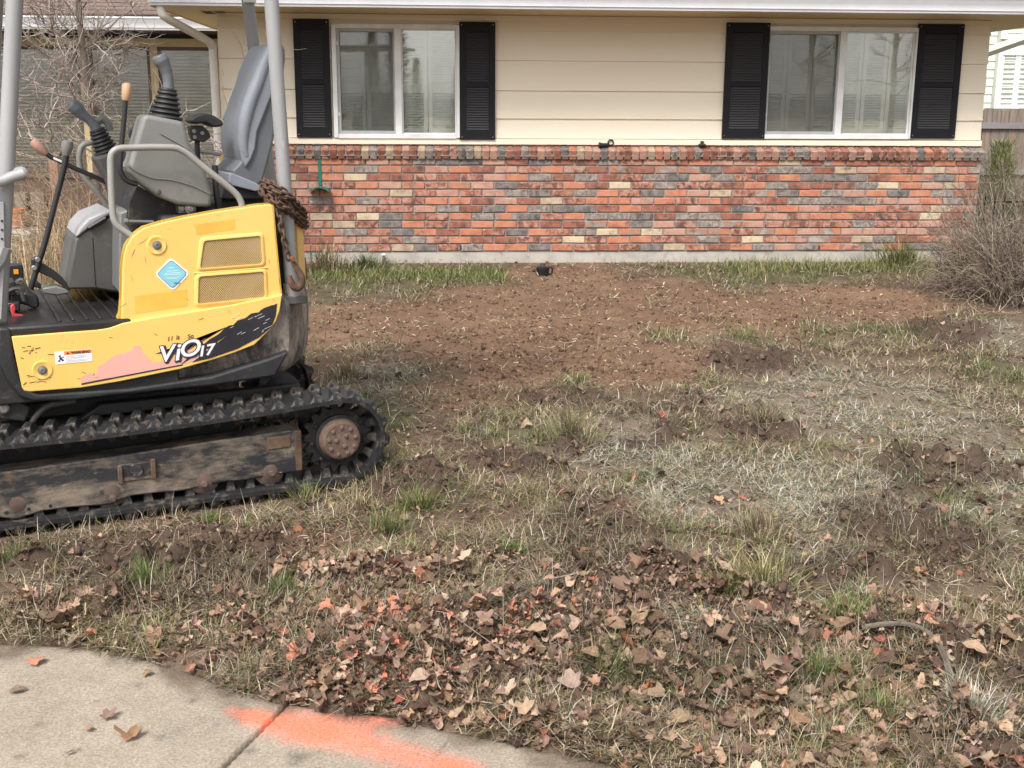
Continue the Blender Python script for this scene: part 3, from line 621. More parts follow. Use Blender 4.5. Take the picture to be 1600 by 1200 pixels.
m_frame_t = M('track_frame_steel', [(.3, (.016, .017, .022)), (.7, (.035, .034, .035))], 6, .55, bump=.45, bscale=70, stretch=(.45, 1, 1.2), wear=[((.23, .185, .14), 8, .43, .60), ((.13, .08, .05), 13, .58, .70), ((.36, .32, .27), 50, .62, .69)])
m_rust = M('rust', [(.3, (.12, .045, .02)), (.6, (.25, .10, .035)), (.8, (.33, .17, .08))], 12, .9, bump=.6, bscale=90)
m_rust2 = M('dark_rust', [(.3, (.05, .032, .022)), (.6, (.13, .08, .052)), (.8, (.22, .16, .115))], 14, .9, bump=.6, bscale=90)
m_hub = M('rusty_hub', [(.3, (.085, .05, .036)), (.5, (.125, .08, .06)), (.72, (.20, .15, .12))], 16, .85, bump=.5, bscale=120)
m_roll = M('roller_rust', [(.3, (.06, .04, .032)), (.7, (.15, .10, .08))], 14, .8, bump=.3)
m_steel = M('bolt_steel', [(.3, (.20, .19, .18)), (.7, (.36, .35, .33))], 30, .45, .7, bump=.1)
m_post = M('grey_post_paint', [(.3, (.25, .25, .26)), (.7, (.34, .34, .345))], 5, .45, bump=.08, stretch=(1, 1, .12), wear=[((.46, .46, .46), 28, .64, .72)])
m_grey = M('grey_plastic', [(.3, (.155, .158, .150)), (.7, (.20, .20, .19))], 4, .5, bump=.1, bscale=160, wear=[((.27, .26, .24), 9, .60, .75)])
m_dgrey = M('dark_grey_panel', [(.3, (.075, .072, .068)), (.7, (.11, .105, .10))], 4, .55, bump=.12, wear=[((.19, .16, .13), 9, .58, .75)])
m_lgrey = M('light_grey_plastic', [(.3, (.29, .29, .30)), (.7, (.36, .36, .37))], 5, .5, bump=.08, wear=[((.20, .18, .16), 12, .60, .75)])
m_rail = M('handrail_paint', [(.3, (.25, .24, .225)), (.7, (.32, .31, .295))], 8, .42, bump=.05, wear=[((.10, .08, .06), 30, .66, .72)])
m_seat = M('seat_vinyl', [(.3, (.205, .222, .26)), (.7, (.26, .28, .32))], 4, .45, bump=.1, bscale=220, wear=[((.09, .085, .08), 7, .62, .80)])
m_seat2 = M('seat_shell_vinyl', [(.3, (.10, .107, .12)), (.7, (.14, .148, .165))], 4, .5, bump=.1, bscale=220)
m_boot = M('rubber_boot', (.022, .022, .023), 8, .55, bump=.1)
m_blackp = M('black_plastic_part', (.02, .02, .021), 8, .42, bump=.08, wear=[((.11, .10, .09), 14, .62, .72)])
m_mat = M('floor_mat_rubber', [(.3, (.012, .012, .012)), (.7, (.026, .024, .023))], 7, .38, bump=.3, wear=[((.10, .08, .065), 9, .62, .76)])
m_tan = M('worn_tan_grip', [(.3, (.40, .25, .15)), (.7, (.52, .34, .21))], 14, .7, bump=.2)
m_pinkg = M('worn_pink_grip', [(.3, (.32, .17, .14)), (.7, (.46, .29, .21))], 12, .7, bump=.2)
m_red = M('red_paint', (.50, .05, .06), 7, .45, bump=.05)
m_wht = M('sticker_white', (.78, .78, .78), 8, .45, bump=0); m_sky = M('sticker_blue', (.22, .58, .70), 8, .45, bump=0); m_ink = M('sticker_ink', (.025, .025, .035), 8, .5, bump=0)
m_org = M('sticker_orange', (.85, .24, .06), 8, .45, bump=0)
m_dec = M('black_decal', [(.3, (.014, .014, .02)), (.7, (.025, .025, .03))], 8, .45, bump=.1, wear=[((.45, .42, .38), 42, .69, .73)])
m_pink = M('peeled_pink', [(.3, (.72, .35, .24)), (.5, (.76, .38, .33)), (.7, (.76, .40, .22))], 3, .55, bump=.06)
m_amb = M('amber_reflector', (.8, .32, .03), 8, .3, bump=0)
m_hose = M('hydraulic_hose', (.05, .048, .046), 9, .6, bump=.2, wear=[((.17, .14, .11), 15, .55, .7)])

# --- tracks
SPR, IDL, RO, RI = (-.003, .197), (-1.66, .182), .177, .162
def track_path(n=400):
    pts = []
    (x0, z0), (x1, z1) = SPR, IDL
    for k in range(60): t = k / 60; pts.append((x1 + (x0 - x1) * t, z1 + RI + (z0 + RO - z1 - RI) * t - .022 * sin(pi * t)))
    for k in range(60): a = pi / 2 - pi * k / 60; pts.append((x0 + RO * cos(a), z0 + RO * sin(a)))
    for k in range(60): t = k / 60; pts.append((x0 + (x1 - x0) * t, z0 - RO + (z1 - RI - z0 + RO) * t))
    for k in range(60): a = -pi / 2 - pi * k / 60; pts.append((x1 + RI * cos(a), z1 + RI * sin(a)))
    return np.array(pts)
TP = track_path(); _seg = np.hypot(*(np.roll(TP, -1, 0) - TP).T); _cum = np.concatenate([[0], np.cumsum(_seg)]); TLEN = _cum[-1]
def tpos(s):
    s %= TLEN; i = min(np.searchsorted(_cum, s, 'right') - 1, len(TP) - 1); t = (s - _cum[i]) / _seg[i]; a, b = TP[i], TP[(i + 1) % len(TP)]
    p = a + (b - a) * t; d = (b - a) / np.linalg.norm(b - a); return p, d
def tmat(s, y):
    p, d = tpos(s); N = (-d[1], d[0])
    if False: pass
    return Matrix(((d[0], 0, N[0], p[0]), (0, 1, 0, y), (d[1], 0, N[1], p[1]), (0, 0, 0, 1)))
NL = 56
def lug_mesh():
    # tread lug: wide foot, narrow crest, swept edge with small ribs towards the outside
    mb = MB(); h = .024
    def sec(y, xs, w0, w1, h): return [(xs - w0, y, -.001), (xs + w0, y, -.001), (xs + w1, y, h), (xs - w1, y, h)]
    S = [sec(-.058, -.006, .033, .014, .006), sec(-.050, -.004, .033, .013, h), sec(0, .002, .022, .010, h), sec(.050, .012, .020, .010, h), sec(.057, .014, .018, .009, .010)]
    vs = [v for s in S for v in s]; fs = [(0, 1, 2, 3), tuple(range(19, 15, -1))]
    for i in range(4): fs += [(i * 4 + j, (i + 1) * 4 + j, (i + 1) * 4 + (j + 1) % 4, i * 4 + (j + 1) % 4) for j in range(4)]
    mb.add(vs, fs)
    for dx in (-.016, -.004, .008): mb.add([(dx - .002, -.0595, .0), (dx + .003, -.0595, .0), (dx + .002, -.0515, h), (dx - .001, -.0515, h), (dx - .002, -.053, .0), (dx + .003, -.053, .0)], [(0, 1, 2, 3), (0, 3, 4), (1, 5, 2)])
    return mb.data('tread_lug', m_rub, 30)
def guide_mesh():
    mb = MB(); mb.add([(-.019, -.022, .001), (.019, -.022, .001), (.019, .022, .001), (-.019, .022, .001), (-.010, -.014, -.038), (.010, -.014, -.038), (.010, .014, -.038), (-.010, .014, -.038)],
                      [(0, 1, 2, 3), (7, 6, 5, 4), (0, 4, 5, 1), (1, 5, 6, 2), (2, 6, 7, 3), (3, 7, 4, 0)]); return mb.data('drive_lug', m_rub, 30)
LUGM, GUIM = lug_mesh(), guide_mesh()
def mkbelt(y0):
    n = len(TP); vs, fs = [], []; w_ = .23
    for i in range(n):
        d = TP[(i + 1) % n] - TP[i - 1]; d /= np.linalg.norm(d); N = np.array((-d[1], d[0])); o = TP[i]; q = TP[i] - N * .016
        vs += [(o[0], y0, o[1]), (o[0], y0 + w_, o[1]), (q[0], y0 + w_, q[1]), (q[0], y0, q[1])]
    for i in range(n):
        k = (i + 1) % n; fs += [(i * 4 + j, k * 4 + j, k * 4 + (j + 1) % 4, i * 4 + (j + 1) % 4) for j in range(4)]
    return MB().add(vs, fs)
def rubber_track(y0, near, lab):
    tr = mkbelt(y0).build('rubber_track', m_rub, exc, ang=40); tr['label'] = lab
    for i in range(NL):
        s = i * TLEN / NL
        link('tread_lug', LUGM, tr, tmat(s, y0 + .060))
        link('tread_lug', LUGM, tr, tmat(s + TLEN / NL * .5, y0 + .17) @ Matrix.Rotation(pi, 4, 'Z'))
        if near or i % 1 == 0: link('drive_lug', GUIM, tr, tmat(s, y0 + .085) @ Matrix.Translation((0, 0, -.016)))
    sgn = 1
    yy = y0 + .045 if near else y0 + .185
    ax = (0, -1, 0) if near else (0, 1, 0)
    # sprocket with teeth
    sp = []; nt_ = 17
    for k in range(nt_ * 4):
        a = 2 * pi * k / (nt_ * 4); r = (.122, .146, .146, .122)[k % 4]; sp.append((SPR[0] + r * cos(a), SPR[1] + r * sin(a)))
    so_ = MB().prism(sp, y0 + .075, y0 + .105).build('sprocket', m_under, exc, bevel=.003, seg=1)
    MB().lathe([(.098, 0), (.098, .02), (.085, .024)], (SPR[0], y0 + .075 if near else y0 + .105, SPR[1]), ax, 28).build('mounting_ring', m_under, so_)
    hb = MB().lathe([(.086, 0), (.086, .028), (.078, .050), (.070, .054)], (SPR[0], y0 + .072 if near else y0 + .108, SPR[1]), ax, 30).build('drive_hub', m_hub, exc, ang=25)
    yf = y0 + .018 if near else y0 + .162
    bl = MB().lathe([(.0085, 0), (.0085, .006), (.006, .008)], (0, 0, 0), ax, 6).data('hub_bolt', m_hub)
    for k in range(9):
        a = 2 * pi * k / 9 + .2; link('hub_bolt', bl, hb, Matrix.Translation((SPR[0] + .056 * cos(a), yf, SPR[1] + .056 * sin(a))))
    for k in range(3):
        a = 2 * pi * k / 3 + .9; link('hub_bolt', bl, hb, Matrix.Translation((SPR[0] + .025 * cos(a), yf, SPR[1] + .025 * sin(a))))
    bl2 = MB().lathe([(.008, 0), (.008, .006), (.006, .008)], (0, 0, 0), ax, 6).data('ring_bolt', m_under)
    for k in range(9):
        a = 2 * pi * k / 9 + .5; link('ring_bolt', bl2, so_, Matrix.Translation((SPR[0] + .110 * cos(a), y0 + .074 if near else y0 + .106, SPR[1] + .110 * sin(a))))
    # idler
    MB().lathe([(.145, 0), (.145, .05), (.12, .055), (.11, .03), (.05, .03), (.05, .05)], (IDL[0], y0 + .14 if near else y0 + .09, IDL[1]), ax, 26).build('idler_wheel', m_roll, exc)
    return yf
rubber_track(0, True, 'near muddy rubber track'); rubber_track(1.05, False, 'far rubber track')
def frame_beam(y, near):
    top = [E(*p, y=.05) for p in [(0, 739), (187, 712), (330, 690), (458, 672), (470, 674)]]
    bot = [E(*p, y=.05) for p in [(471, 735), (455, 738), (420, 744), (385, 750), (352, 753), (318, 760), (285, 767), (240, 771), (206, 775), (190, 781), (176, 788), (155, 790), (110, 793), (66, 799), (45, 806), (23, 812), (0, 809)]]
    pol = [(p[0], p[2]) for p in top + bot]
    xl = -1.45; pol = pol + [(xl, pol[-1][1] + .006), (xl, pol[0][1] - .012)]
    return MB().prism(pol, y, y + .11).build('track_frame', m_frame_t, exc, bevel=.006)
fb = frame_beam(.05, True); frame_beam(1.12, False)
c0, c1 = E(455, 674, .048), E(471, 735, .048)
MB().box(c1[0] - .022, c1[0] + .004, .043, .15, c1[2] + .002, c0[2]).build('frame_end_cap', m_rust2, fb, bevel=.003)
a, b = E(417, 684, .048), E(455, 699, .048); MB().box(a[0], b[0], .0465, .06, b[2], a[2]).build('rust_plate', m_rust2, fb, bevel=.004)
a, b = E(185, 724, .04), E(242, 748, .04)
br = MB().box(a[0], b[0], .044, .056, b[2], a[2] - .008).build('grease_cover', m_frame_t, fb, bevel=.005)
MB().box(a[0] - .004, a[0] + .012, .034, .056, b[2] - .004, a[2] - .01).build('cover_tab', m_roll, br, bevel=.003); MB().box(b[0] - .012, b[0] + .006, .034, .056, b[2] + .0, a[2] + .0).build('cover_tab', m_rust2, br, bevel=.003)
p = E(213, 735, .04); MB().lathe([(.024, 0), (.022, .012)], (p[0], .045, p[2]), (0, -1, 0), 16).build('cover_disc', m_frame_t, br)
for px, py, r in [(425, 739, .016), (319, 756, .016), (176, 779, .015)]:
    p = E(px, py, .045); MB().lathe([(r, 0), (r, .006), (r * .62, .008), (r * .6, .017)], (p[0], .05, p[2]), (0, -1, 0), 10).build('frame_bolt', m_roll, fb)
for px, py in [(10, 802), (45, 796), (79, 791)]:
    p = E(px, py, .045); MB().lathe([(.007, 0), (.006, .0015)], (p[0], .0497, p[2]), (0, -1, 0), 10).build('frame_hole', m_dark, fb)
for y in (0, 1.05):
    for px, py in [(422, 748), (320, 764), (177, 789), (30, 812)]:
        p = E(px, py, .06); zc = .095
        MB().lathe([(.020, -.02), (.06, 0), (.060, .012), (.045, .016), (.043, .05), (.045, .084), (.06, .088), (.06, .10)], (p[0], y + .065, zc), (0, 1, 0), 22).build('track_roller', m_roll, exc)
# --- lower chassis
MB().box(-1.30, -.36, .24, 1.04, .17, .33).box(-1.25, -.5, .34, .94, .33, .40).build('undercarriage', m_under, exc, bevel=.012)
MB().lathe([(.30, 0), (.30, .09), (.27, .09), (.27, .12)], (-.78, .64, .36), (0, 0, 1), 32).build('slew_ring', m_under, exc)
# travel motor covers seen between the tracks
MB().lathe([(.09, 0), (.09, .12), (.06, .14)], (SPR[0], .23, SPR[1]), (0, 1, 0), 18).build('travel_motor', m_under, exc); MB().lathe([(.09, 0), (.09, .12), (.06, .14)], (SPR[0], 1.05, SPR[1]), (0, -1, 0), 18).build('travel_motor', m_under, exc)
# dozer blade and arms (beyond the frame's edge)
for y in (.36, .86): MB().box(-2.02, -1.2, y, y + .06, .20, .27).build('blade_arm', m_under, exc, bevel=.008)
MB().prism([(-2.0, .06), (-1.97, .06), (-2.0, .2), (-1.96, .33), (-1.99, .34), (-2.04, .2)], .12, 1.16).build('dozer_blade', m_yel2, exc, bevel=.004)
# --- slewing body: skirt and counterweight swept round the tail
XC, YC = -.616, .64
def plan(r, n=26):
    """half-round tail with straight sides; r = tail radius"""
    k = r / .64; hw = .45 * k; a0 = math.asin(.45 / .64)
    pts = [(-.69, YC - hw)] + [(-.69 + (XC + r * cos(a0) + .69) * t, YC - hw) for t in np.linspace(.1, .95, 6)]
    pts += [(XC + r * cos(a), YC + r * sin(a)) for a in np.linspace(-a0, a0, n)]
    return pts + [(x, 2 * YC - y) for x, y in pts[:7][::-1]]
def sweep(prof, name, m, bevel=0):
    vs, fs = [], []; R = [plan(r) for r, z in prof]; n = len(R[0])
    for (r, z), pl in zip(prof, R): vs += [(x, y, z) for x, y in pl]
    for i in range(len(prof) - 1): fs += [(i * n + j, i * n + (j + 1) % n, (i + 1) * n + (j + 1) % n, (i + 1) * n + j) for j in range(n)]
    fs += [tuple(range(n - 1, -1, -1)), tuple(range((len(prof) - 1) * n, len(prof) * n))]
    return MB().add(vs, fs).build(name, m, exc, bevel, ang=40)
sweep([(.50, .440), (.555, .442), (.595, .455), (.622, .485), (.636, .53), (.643, .60), (.645, .68), (.641, .745), (.632, .775), (.615, .785), (.58, .786)], 'counterweight', m_cw)
fr = [E(*p, y=.155) for p in [(-4, 512), (16, 512), (22, 560), (36, 606), (60, 616), (200, 607), (330, 588), (420, 560), (452, 548), (430, 588), (330, 603), (187, 617), (110, 626), (50, 627), (30, 620), (8, 590), (-4, 560)]]
MB().prism(fr, .150, .30).build('skirt_edge', m_skirt, exc, bevel=.010, seg=3)
# --- yellow side panel
OUT = [(18, 526), (93, 520), (150, 516), (168, 513), (180, 506), (187, 491), (189, 468), (190, 420), (192, 400), (196, 384), (206, 368), (224, 355), (250, 347), (290, 338), (340, 329), (400, 320), (422, 318), (428, 321), (432, 370), (439, 440), (441, 458), (437, 485), (431, 502), (421, 516), (397, 539), (366, 551), (336, 561), (280, 577), (187, 596), (126, 606), (47, 612), (38, 611), (34, 605), (26, 565)]
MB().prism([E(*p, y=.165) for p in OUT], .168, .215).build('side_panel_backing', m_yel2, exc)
LOW = [(18, 526), (93, 520), (150, 516), (170, 513), (192, 505), (240, 496), (300, 487), (360, 477), (438, 461), (441, 459), (437, 485), (431, 502), (421, 516), (397, 539), (366, 551), (336, 561), (280, 577), (187, 596), (126, 606), (47, 612), (38, 611), (34, 605), (26, 565)]
UPP = [(188, 500), (189, 468), (190, 420), (192, 400), (196, 384), (206, 368), (224, 355), (250, 347), (290, 338), (340, 329), (400, 320), (422, 318), (428, 321), (432, 370), (439, 440), (441, 457), (438, 480), (360, 497), (300, 508), (240, 518), (200, 521)]
spn = MB().prism([E(*p, y=.165) for p in UPP], .166, .20).build('side_panel', m_yel, exc, bevel=.014, seg=4)
MB().prism([E(*p, y=.152) for p in LOW], .150, .20).build('lower_flare', m_yel, spn, bevel=.011, seg=4)
YS = .1655     # upper skin
def flat(pts, y, name, m, parent, t=.0012):
    return MB().prism([E(*p, y=y) for p in pts], y - t, y).build(name, m, parent)
# raised rims and perforated grilles
def rrect(c, r=.012, n=5):
    """rounded polygon through corner points given as (x, z)"""
    out = []; k = len(c)
    for i in range(k):
        p0, p, p1 = Vector(c[i - 1]), Vector(c[i]), Vector(c[(i + 1) % k]); a = (p0 - p).normalized(); b = (p1 - p).normalized(); A, B = p + a * r, p + b * r
        for t in np.linspace(0, 1, n): out.append(tuple(A * (1 - t) ** 2 + p * 2 * t * (1 - t) + B * t * t))
    return out
m_perf, n_, L_, b_ = newmat('perforated_steel')
tc = n_.new('ShaderNodeTexCoord'); sep = n_.new('ShaderNodeSeparateXYZ'); L_.new(tc.outputs['Object'], sep.inputs[0])
def mth(op, a, b=None):
    k = n_.new('ShaderNodeMath'); k.operation = op
    for i, v in enumerate((a, b)):
        if v is None: continue
        if isinstance(v, (int, float)): k.inputs[i].default_value = v
        else: L_.new(v, k.inputs[i])
    return k.outputs[0]
PX = .0085
sx1 = mth('SINE', mth('MULTIPLY', sep.outputs['X'], 2 * pi / PX)); sz1 = mth('SINE', mth('MULTIPLY', sep.outputs['Z'], 2 * pi / PX * .86))
hole = mth('GREATER_THAN', mth('MULTIPLY', sx1, sz1), .12); hole2 = mth('GREATER_THAN', mth('MULTIPLY', sx1, sz1), 2.)
nn = n_.new('ShaderNodeTexNoise'); nn.inputs['Scale'].default_value = 9; L_.new(tc.outputs['Object'], nn.inputs['Vector'])
cr_ = ramp(n_, [(.35, (.13, .085, .05)), (.65, (.24, .20, .16))]); L_.new(nn.outputs[0], cr_.inputs[0])
mx_ = n_.new('ShaderNodeMix'); mx_.data_type = 'RGBA'; L_.new(hole, mx_.inputs['Factor']); mx_.inputs['A'].default_value = (.52, .35, .13, 1); L_.new(cr_.outputs[0], mx_.inputs['B']); L_.new(mx_.outputs['Result'], b_.inputs['Base Color'])
bp_ = n_.new('ShaderNodeBump'); bp_.inputs['Distance'].default_value = .002; bp_.inputs['Strength'].default_value = .8; bp_.invert = True; L_.new(hole, bp_.inputs['Height']); L_.new(bp_.outputs[0], b_.inputs['Normal']); b_.inputs['Roughness'].default_value = .55
for cs in ([(318, 376), (407, 368), (410, 412), (312, 419)], [(310, 432), (412, 424), (414, 464), (309, 475)]):
    cor = [E(*p, y=YS) for p in cs]; q = [(p[0], p[2]) for p in cor]
    cx, cz = sum(p[0] for p in q) / len(q), sum(p[1] for p in q) / len(q)
    ins = rrect(q, .012); g = MB().prism(ins, YS - .0008, YS).build('grille', m_perf, spn)
    out_ = rrect([(cx + (x - cx) * 1.0 + math.copysign(.014, x - cx), cz + (z - cz) + math.copysign(.014, z - cz)) for x, z in q], .022); inn = rrect(q, .013)
    n = len(ins); mb = MB(); mid = [((a[0] + b[0]) / 2, (a[1] + b[1]) / 2) for a, b in zip(out_, inn)]
    mb.add([(x, YS + .0002, z) for x, z in out_] + [(x, YS - .006, z) for x, z in mid] + [(x, YS - .0055, z) for x, z in inn] + [(x, YS, z) for x, z in inn],
           [(k * n + i, k * n + (i + 1) % n, (k + 1) * n + (i + 1) % n, (k + 1) * n + i) for k in range(3) for i in range(n)])
    mb.build('grille_rim', m_yel, spn, ang=60)
a = [E(*p, y=YS) for p in [(303, 427), (360, 423), (418, 418)]]; MB().tube(a, .004, 6).build('pressed_ridge', m_yel, spn)
for px, py, y in ((245, 383, YS), (66, 578, .1503)):
    p = E(px, py, y); 
    d = MB().lathe([(.036, -.0005), (.034, .004), (.029, .0045), (.024, .002), (.0, .001)], (p[0], y, p[2]), (0, -1, 0), 30).build('bolt_dish', m_yel, spn, ang=50)
    MB().lathe([(.017, .001), (.017, .004), (.011, .005), (.011, .012), (.005, .013), (.004, .009)], (p[0], y, p[2]), (0, -1, 0), 14).build('bolt', m_steel, d)
flat([(210, 463), (292, 452), (293, 478), (212, 490)], YS, 'sticker_ghost', M('faded_yellow', (.76, .44, .075), 6, .5, bump=0), spn, .0003)
flat([(305, 351), (367, 342), (368, 358), (307, 367)], YS, 'sticker_ghost', MATS['faded_yellow'], spn, .0003)
# stickers
dm = [E(*p, y=YS) for p in [(267, 402), (297, 427), (270, 455), (241, 428)]]; q = [(p[0], p[2]) for p in dm]; cx, cz = sum(p[0] for p in q) / 4, sum(p[1] for p in q) / 4
st = MB().prism(rrect(q, .016), YS - .0012, YS).build('diamond_sticker', m_wht, spn)
def shrink(q, f): return [(cx + (x - cx) * f, cz + (z - cz) * f) for x, z in q]
def ringpoly(q0, q1, y, name, m, parent):
    n = len(q0); MB().add([(x, y, z) for x, z in q0] + [(x, y, z) for x, z in q1], [(i, (i + 1) % n, n + (i + 1) % n, n + i) for i in range(n)]).build(name, m, parent)
MB().prism(rrect(shrink(q, .80), .013), YS - .0017, YS - .0012).build('sticker_face', m_sky, st)
ringpoly(rrect(shrink(q, .86), .014), rrect(shrink(q, .82), .0135), YS - .00185, 'sticker_border', m_ink, st)
mb = MB()
for k, (w0, dz, dx) in enumerate([(.018, .024, 0), (.038, .014, .002), (.050, .006, .002), (.056, -.002, 0), (.044, -.010, .002), (.034, -.017, 0)]):
    mb.box(cx - w0 / 2 * 1.15 + dx, cx + w0 / 2 * 1.15 + dx, YS - .0020, YS - .0018, cz + dz - .001 - dx, cz + dz + .0008 - dx)
mb.build('sticker_text_lines', m_wht, st)
def text(s, size, loc, parent, m, name='lettering', shear=0, depth=.0004, rot=0, sx=1, bold=0):
    cu = bpy.data.curves.new(name, 'FONT'); cu.body = s; cu.size = size; cu.extrude = depth; cu.shear = shear; cu.offset = bold; cu.align_x = 'CENTER'; cu.align_y = 'CENTER'; cu.materials.append(m)
    t_ = bpy.data.objects.new('t', cu); COL.objects.link(t_); dg = bpy.context.evaluated_depsgraph_get(); me = bpy.data.meshes.new_from_object(t_.evaluated_get(dg)); bpy.data.objects.remove(t_); me.name = name
    o = link(name, me, parent); o.location = loc; o.rotation_euler = (pi / 2, -rot, 0); o.scale = (sx, 1, 1); return o
p = E(276, 442, YS); text('Cows', .010, (p[0], YS - .0021, p[2]), st, m_ink, shear=.3)
YL = .1497
wn = MB().prism([E(*p, y=YL) for p in [(85, 550), (143.5, 545), (144.5, 564), (87, 569.5)]], YL - .0010, YL).build('warning_sticker', m_wht, spn)
MB().prism([E(*p, y=YL - .001) for p in [(100, 549), (143, 545.5), (143.3, 551), (100.4, 555)]], YL - .0014, YL - .001).build('warning_header', m_org, wn)
p = E(124, 550.3, YL); sl_ = atan2(E(143, 545.5, YL)[2] - E(100, 549, YL)[2], E(143, 545.5, YL)[0] - E(100, 549, YL)[0])
text('WARNING', .0135, (p[0] + .004, YL - .0016, p[2]), wn, m_ink, rot=sl_, bold=.0006)
p = E(106, 551.6, YL); MB().prism([(p[0] - .006, p[2] - .004), (p[0] + .006, p[2] - .004), (p[0], p[2] + .005)], YL - .0018, YL - .0014).build('warning_triangle', m_ink, wn)
mb = MB()
for k in range(5):
    a, b = E(103, 557.5 + k * 2.1, YL), E(141 - (k % 3) * 5, 554 + k * 2.1, YL); mb.tube([(a[0], YL - .0012, a[2]), (b[0], YL - .0012, b[2])], .0007, 4)
mb.build('sticker_text_lines', M('small_print', (.35, .35, .4), 5, .5, bump=0), wn)
p = E(95, 560, YL); mb = MB()
for dx, dz, r in [(-.003, .008, .0042), (0, -.001, .0055), (.006, -.007, .0045), (-.006, -.009, .004), (.008, .004, .0028)]: mb.lathe([(r, 0), (r * .9, .0006)], (p[0] + dx, YL - .001, p[2] + dz), (0, -1, 0), 8)
mb.build('warning_pictogram', m_ink, wn)
# decals
def jag(pts, amp=1.2, n=3, seed=1):
    r = random.Random(seed); out = []
    for i in range(len(pts)):
        a, b = pts[i], pts[(i + 1) % len(pts)]; out.append(a)
        for k in range(1, n): t = k / n; out.append((a[0] + (b[0] - a[0]) * t + r.uniform(-amp, amp), a[1] + (b[1] - a[1]) * t + r.uniform(-amp, amp)))
    return out
pk = [(127, 597.5), (126, 590), (142, 582), (150, 586), (153, 572), (165, 567), (173, 559), (188, 552.5), (204, 548), (209, 540), (220, 541), (222, 549), (230, 559), (238, 567), (249, 565), (262, 563), (276, 558), (290, 548), (306, 537), (318, 530), (333, 523), (340, 519), (352, 512), (357, 510)]
pkb = [(350, 541), (330, 556), (300, 565), (285, 569.5), (240, 578), (187, 588)]
flat(jag(pk, 1.0, 2, 4) + pkb, YL, 'peeled_patch', m_pink, spn, .0005)
flat([(127, 599), (285, 569), (285.5, 571), (127.5, 601.5)], YL, 'decal_pinstripe', m_ink, spn, .0008)
bk = [(433, 474), (424, 477), (413, 481), (404, 488), (392, 490), (383, 497), (371, 501), (364, 508), (357, 509), (345, 519), (333, 527), (324, 533), (317, 538), (300, 553), (281, 571)]
bkb = [(300, 566), (328, 560), (371, 545), (405, 527), (424, 511), (431, 493)]
flat(jag(bk, .9, 2, 8) + bkb, YL - .0006, 'black_decal', m_dec, spn, .0008)
r0 = random.Random(5); mb = MB()
for k in range(16):
    px, py = r0.uniform(365, 428), r0.uniform(488, 520)
    if py > 555 - (px - 330) * .42 : continue
    ln = r0.uniform(4, 16); a = r0.uniform(.5, .85); p, q = E(px, py, YL), E(px - ln * cos(a) * .9, py + ln * .35, YL); mb.tube([(p[0], YL - .0015, p[2]), (q[0], YL - .0015, q[2])], .0007, 3)
mb.build('decal_scratches', m_wht, spn)['kind'] = 'stuff'
rl = atan2(E(330, 547, YL)[2] - E(250, 561, YL)[2], E(330, 547, YL)[0] - E(250, 561, YL)[0])
def logo(s, px, py, size, sh=.28):
    for dx, dz, m, y, bo in ((.005, -.004, m_ink, YL - .0016, .006), (0, 0, m_ink, YL - .0017, .0045), (0, 0, m_wht, YL - .0026, .0014)):
        p = E(px, py, YL); text(s, size, (p[0] + dx, y, p[2] + dz), spn, m, shear=sh, rot=rl, bold=bo, sx=1.12)
logo('V', 257, 554, .086); logo('O', 294.5, 545.5, .088); logo('i', 275, 551.5, .092); logo('1', 313.5, 549.5, .056); logo('7', 326, 547, .058)
for s, px, py in (('11', 265, 529.5), ('It', 277, 527.5), ('So', 297, 525.5)):
    p = E(px, py, YL); text(s, .024, (p[0], YL - .0012, p[2]), spn, m_ink, shear=.3, rot=rl)
mb = MB(); r0 = random.Random(11)
for k in range(26):
    px, py = (r0.gauss(48, 10), r0.gauss(545, 12)) if k < 12 else (r0.gauss(55, 12), r0.gauss(592, 8)) if k < 22 else (r0.uniform(120, 150), r0.uniform(578, 592))
    if not (28 < px and py < 606 and px < 160 and py > 528): continue
    ln = r0.uniform(2, 9); a = r0.uniform(-.9, .5); p, q = E(px, py, YL), E(px + ln * cos(a), py + ln * sin(a), YL); mb.tube([(p[0], YL - .0002, p[2]), (q[0], YL - .0002, q[2])], r0.uniform(.0006, .0016), 4)
mb.build('paint_scratches', m_under, spn)['kind'] = 'stuff'
mb = MB()  # scuffs, plus dark dashes painting in shading of the panel's edge seam
for px0, py0, px1, py1, w_ in [(205, 402, 211, 388, .0012), (214, 384, 232, 371, .0010), (432, 354, 434, 368, .0013), (436, 432, 437, 446, .0012), (418, 371, 419, 377, .0010), (226, 400, 228, 412, .0008), (420, 404, 421, 412, .0010), (286, 465, 296, 470, .0009), (205, 430, 207, 440, .0009), (330, 470, 338, 468, .0008), (262, 358, 266, 357, .0006)]:
    p, q = E(px0, py0, YS), E(px1, py1, YS); mb.tube([(p[0], YS - .0002, p[2]), ((p[0] + q[0]) / 2 + .001, YS - .0003, (p[2] + q[2]) / 2), (q[0], YS - .0002, q[2])], [w_ * .2, w_ * .55, w_ * .15], 4)
for px0, py0, px1, py1 in [(188, 480, 198, 474), (190, 479, 197, 475), (240, 521, 246, 524), (170, 527, 176, 528), (310, 500, 318, 497)]:
    p, q = E(px0, py0, YL), E(px1, py1, YL); mb.tube([(p[0], YL - .0003, p[2]), (q[0], YL - .0003, q[2])], .0007, 4)
mb.build('scuffs_and_seam_shade', m_under, spn)['kind'] = 'stuff'
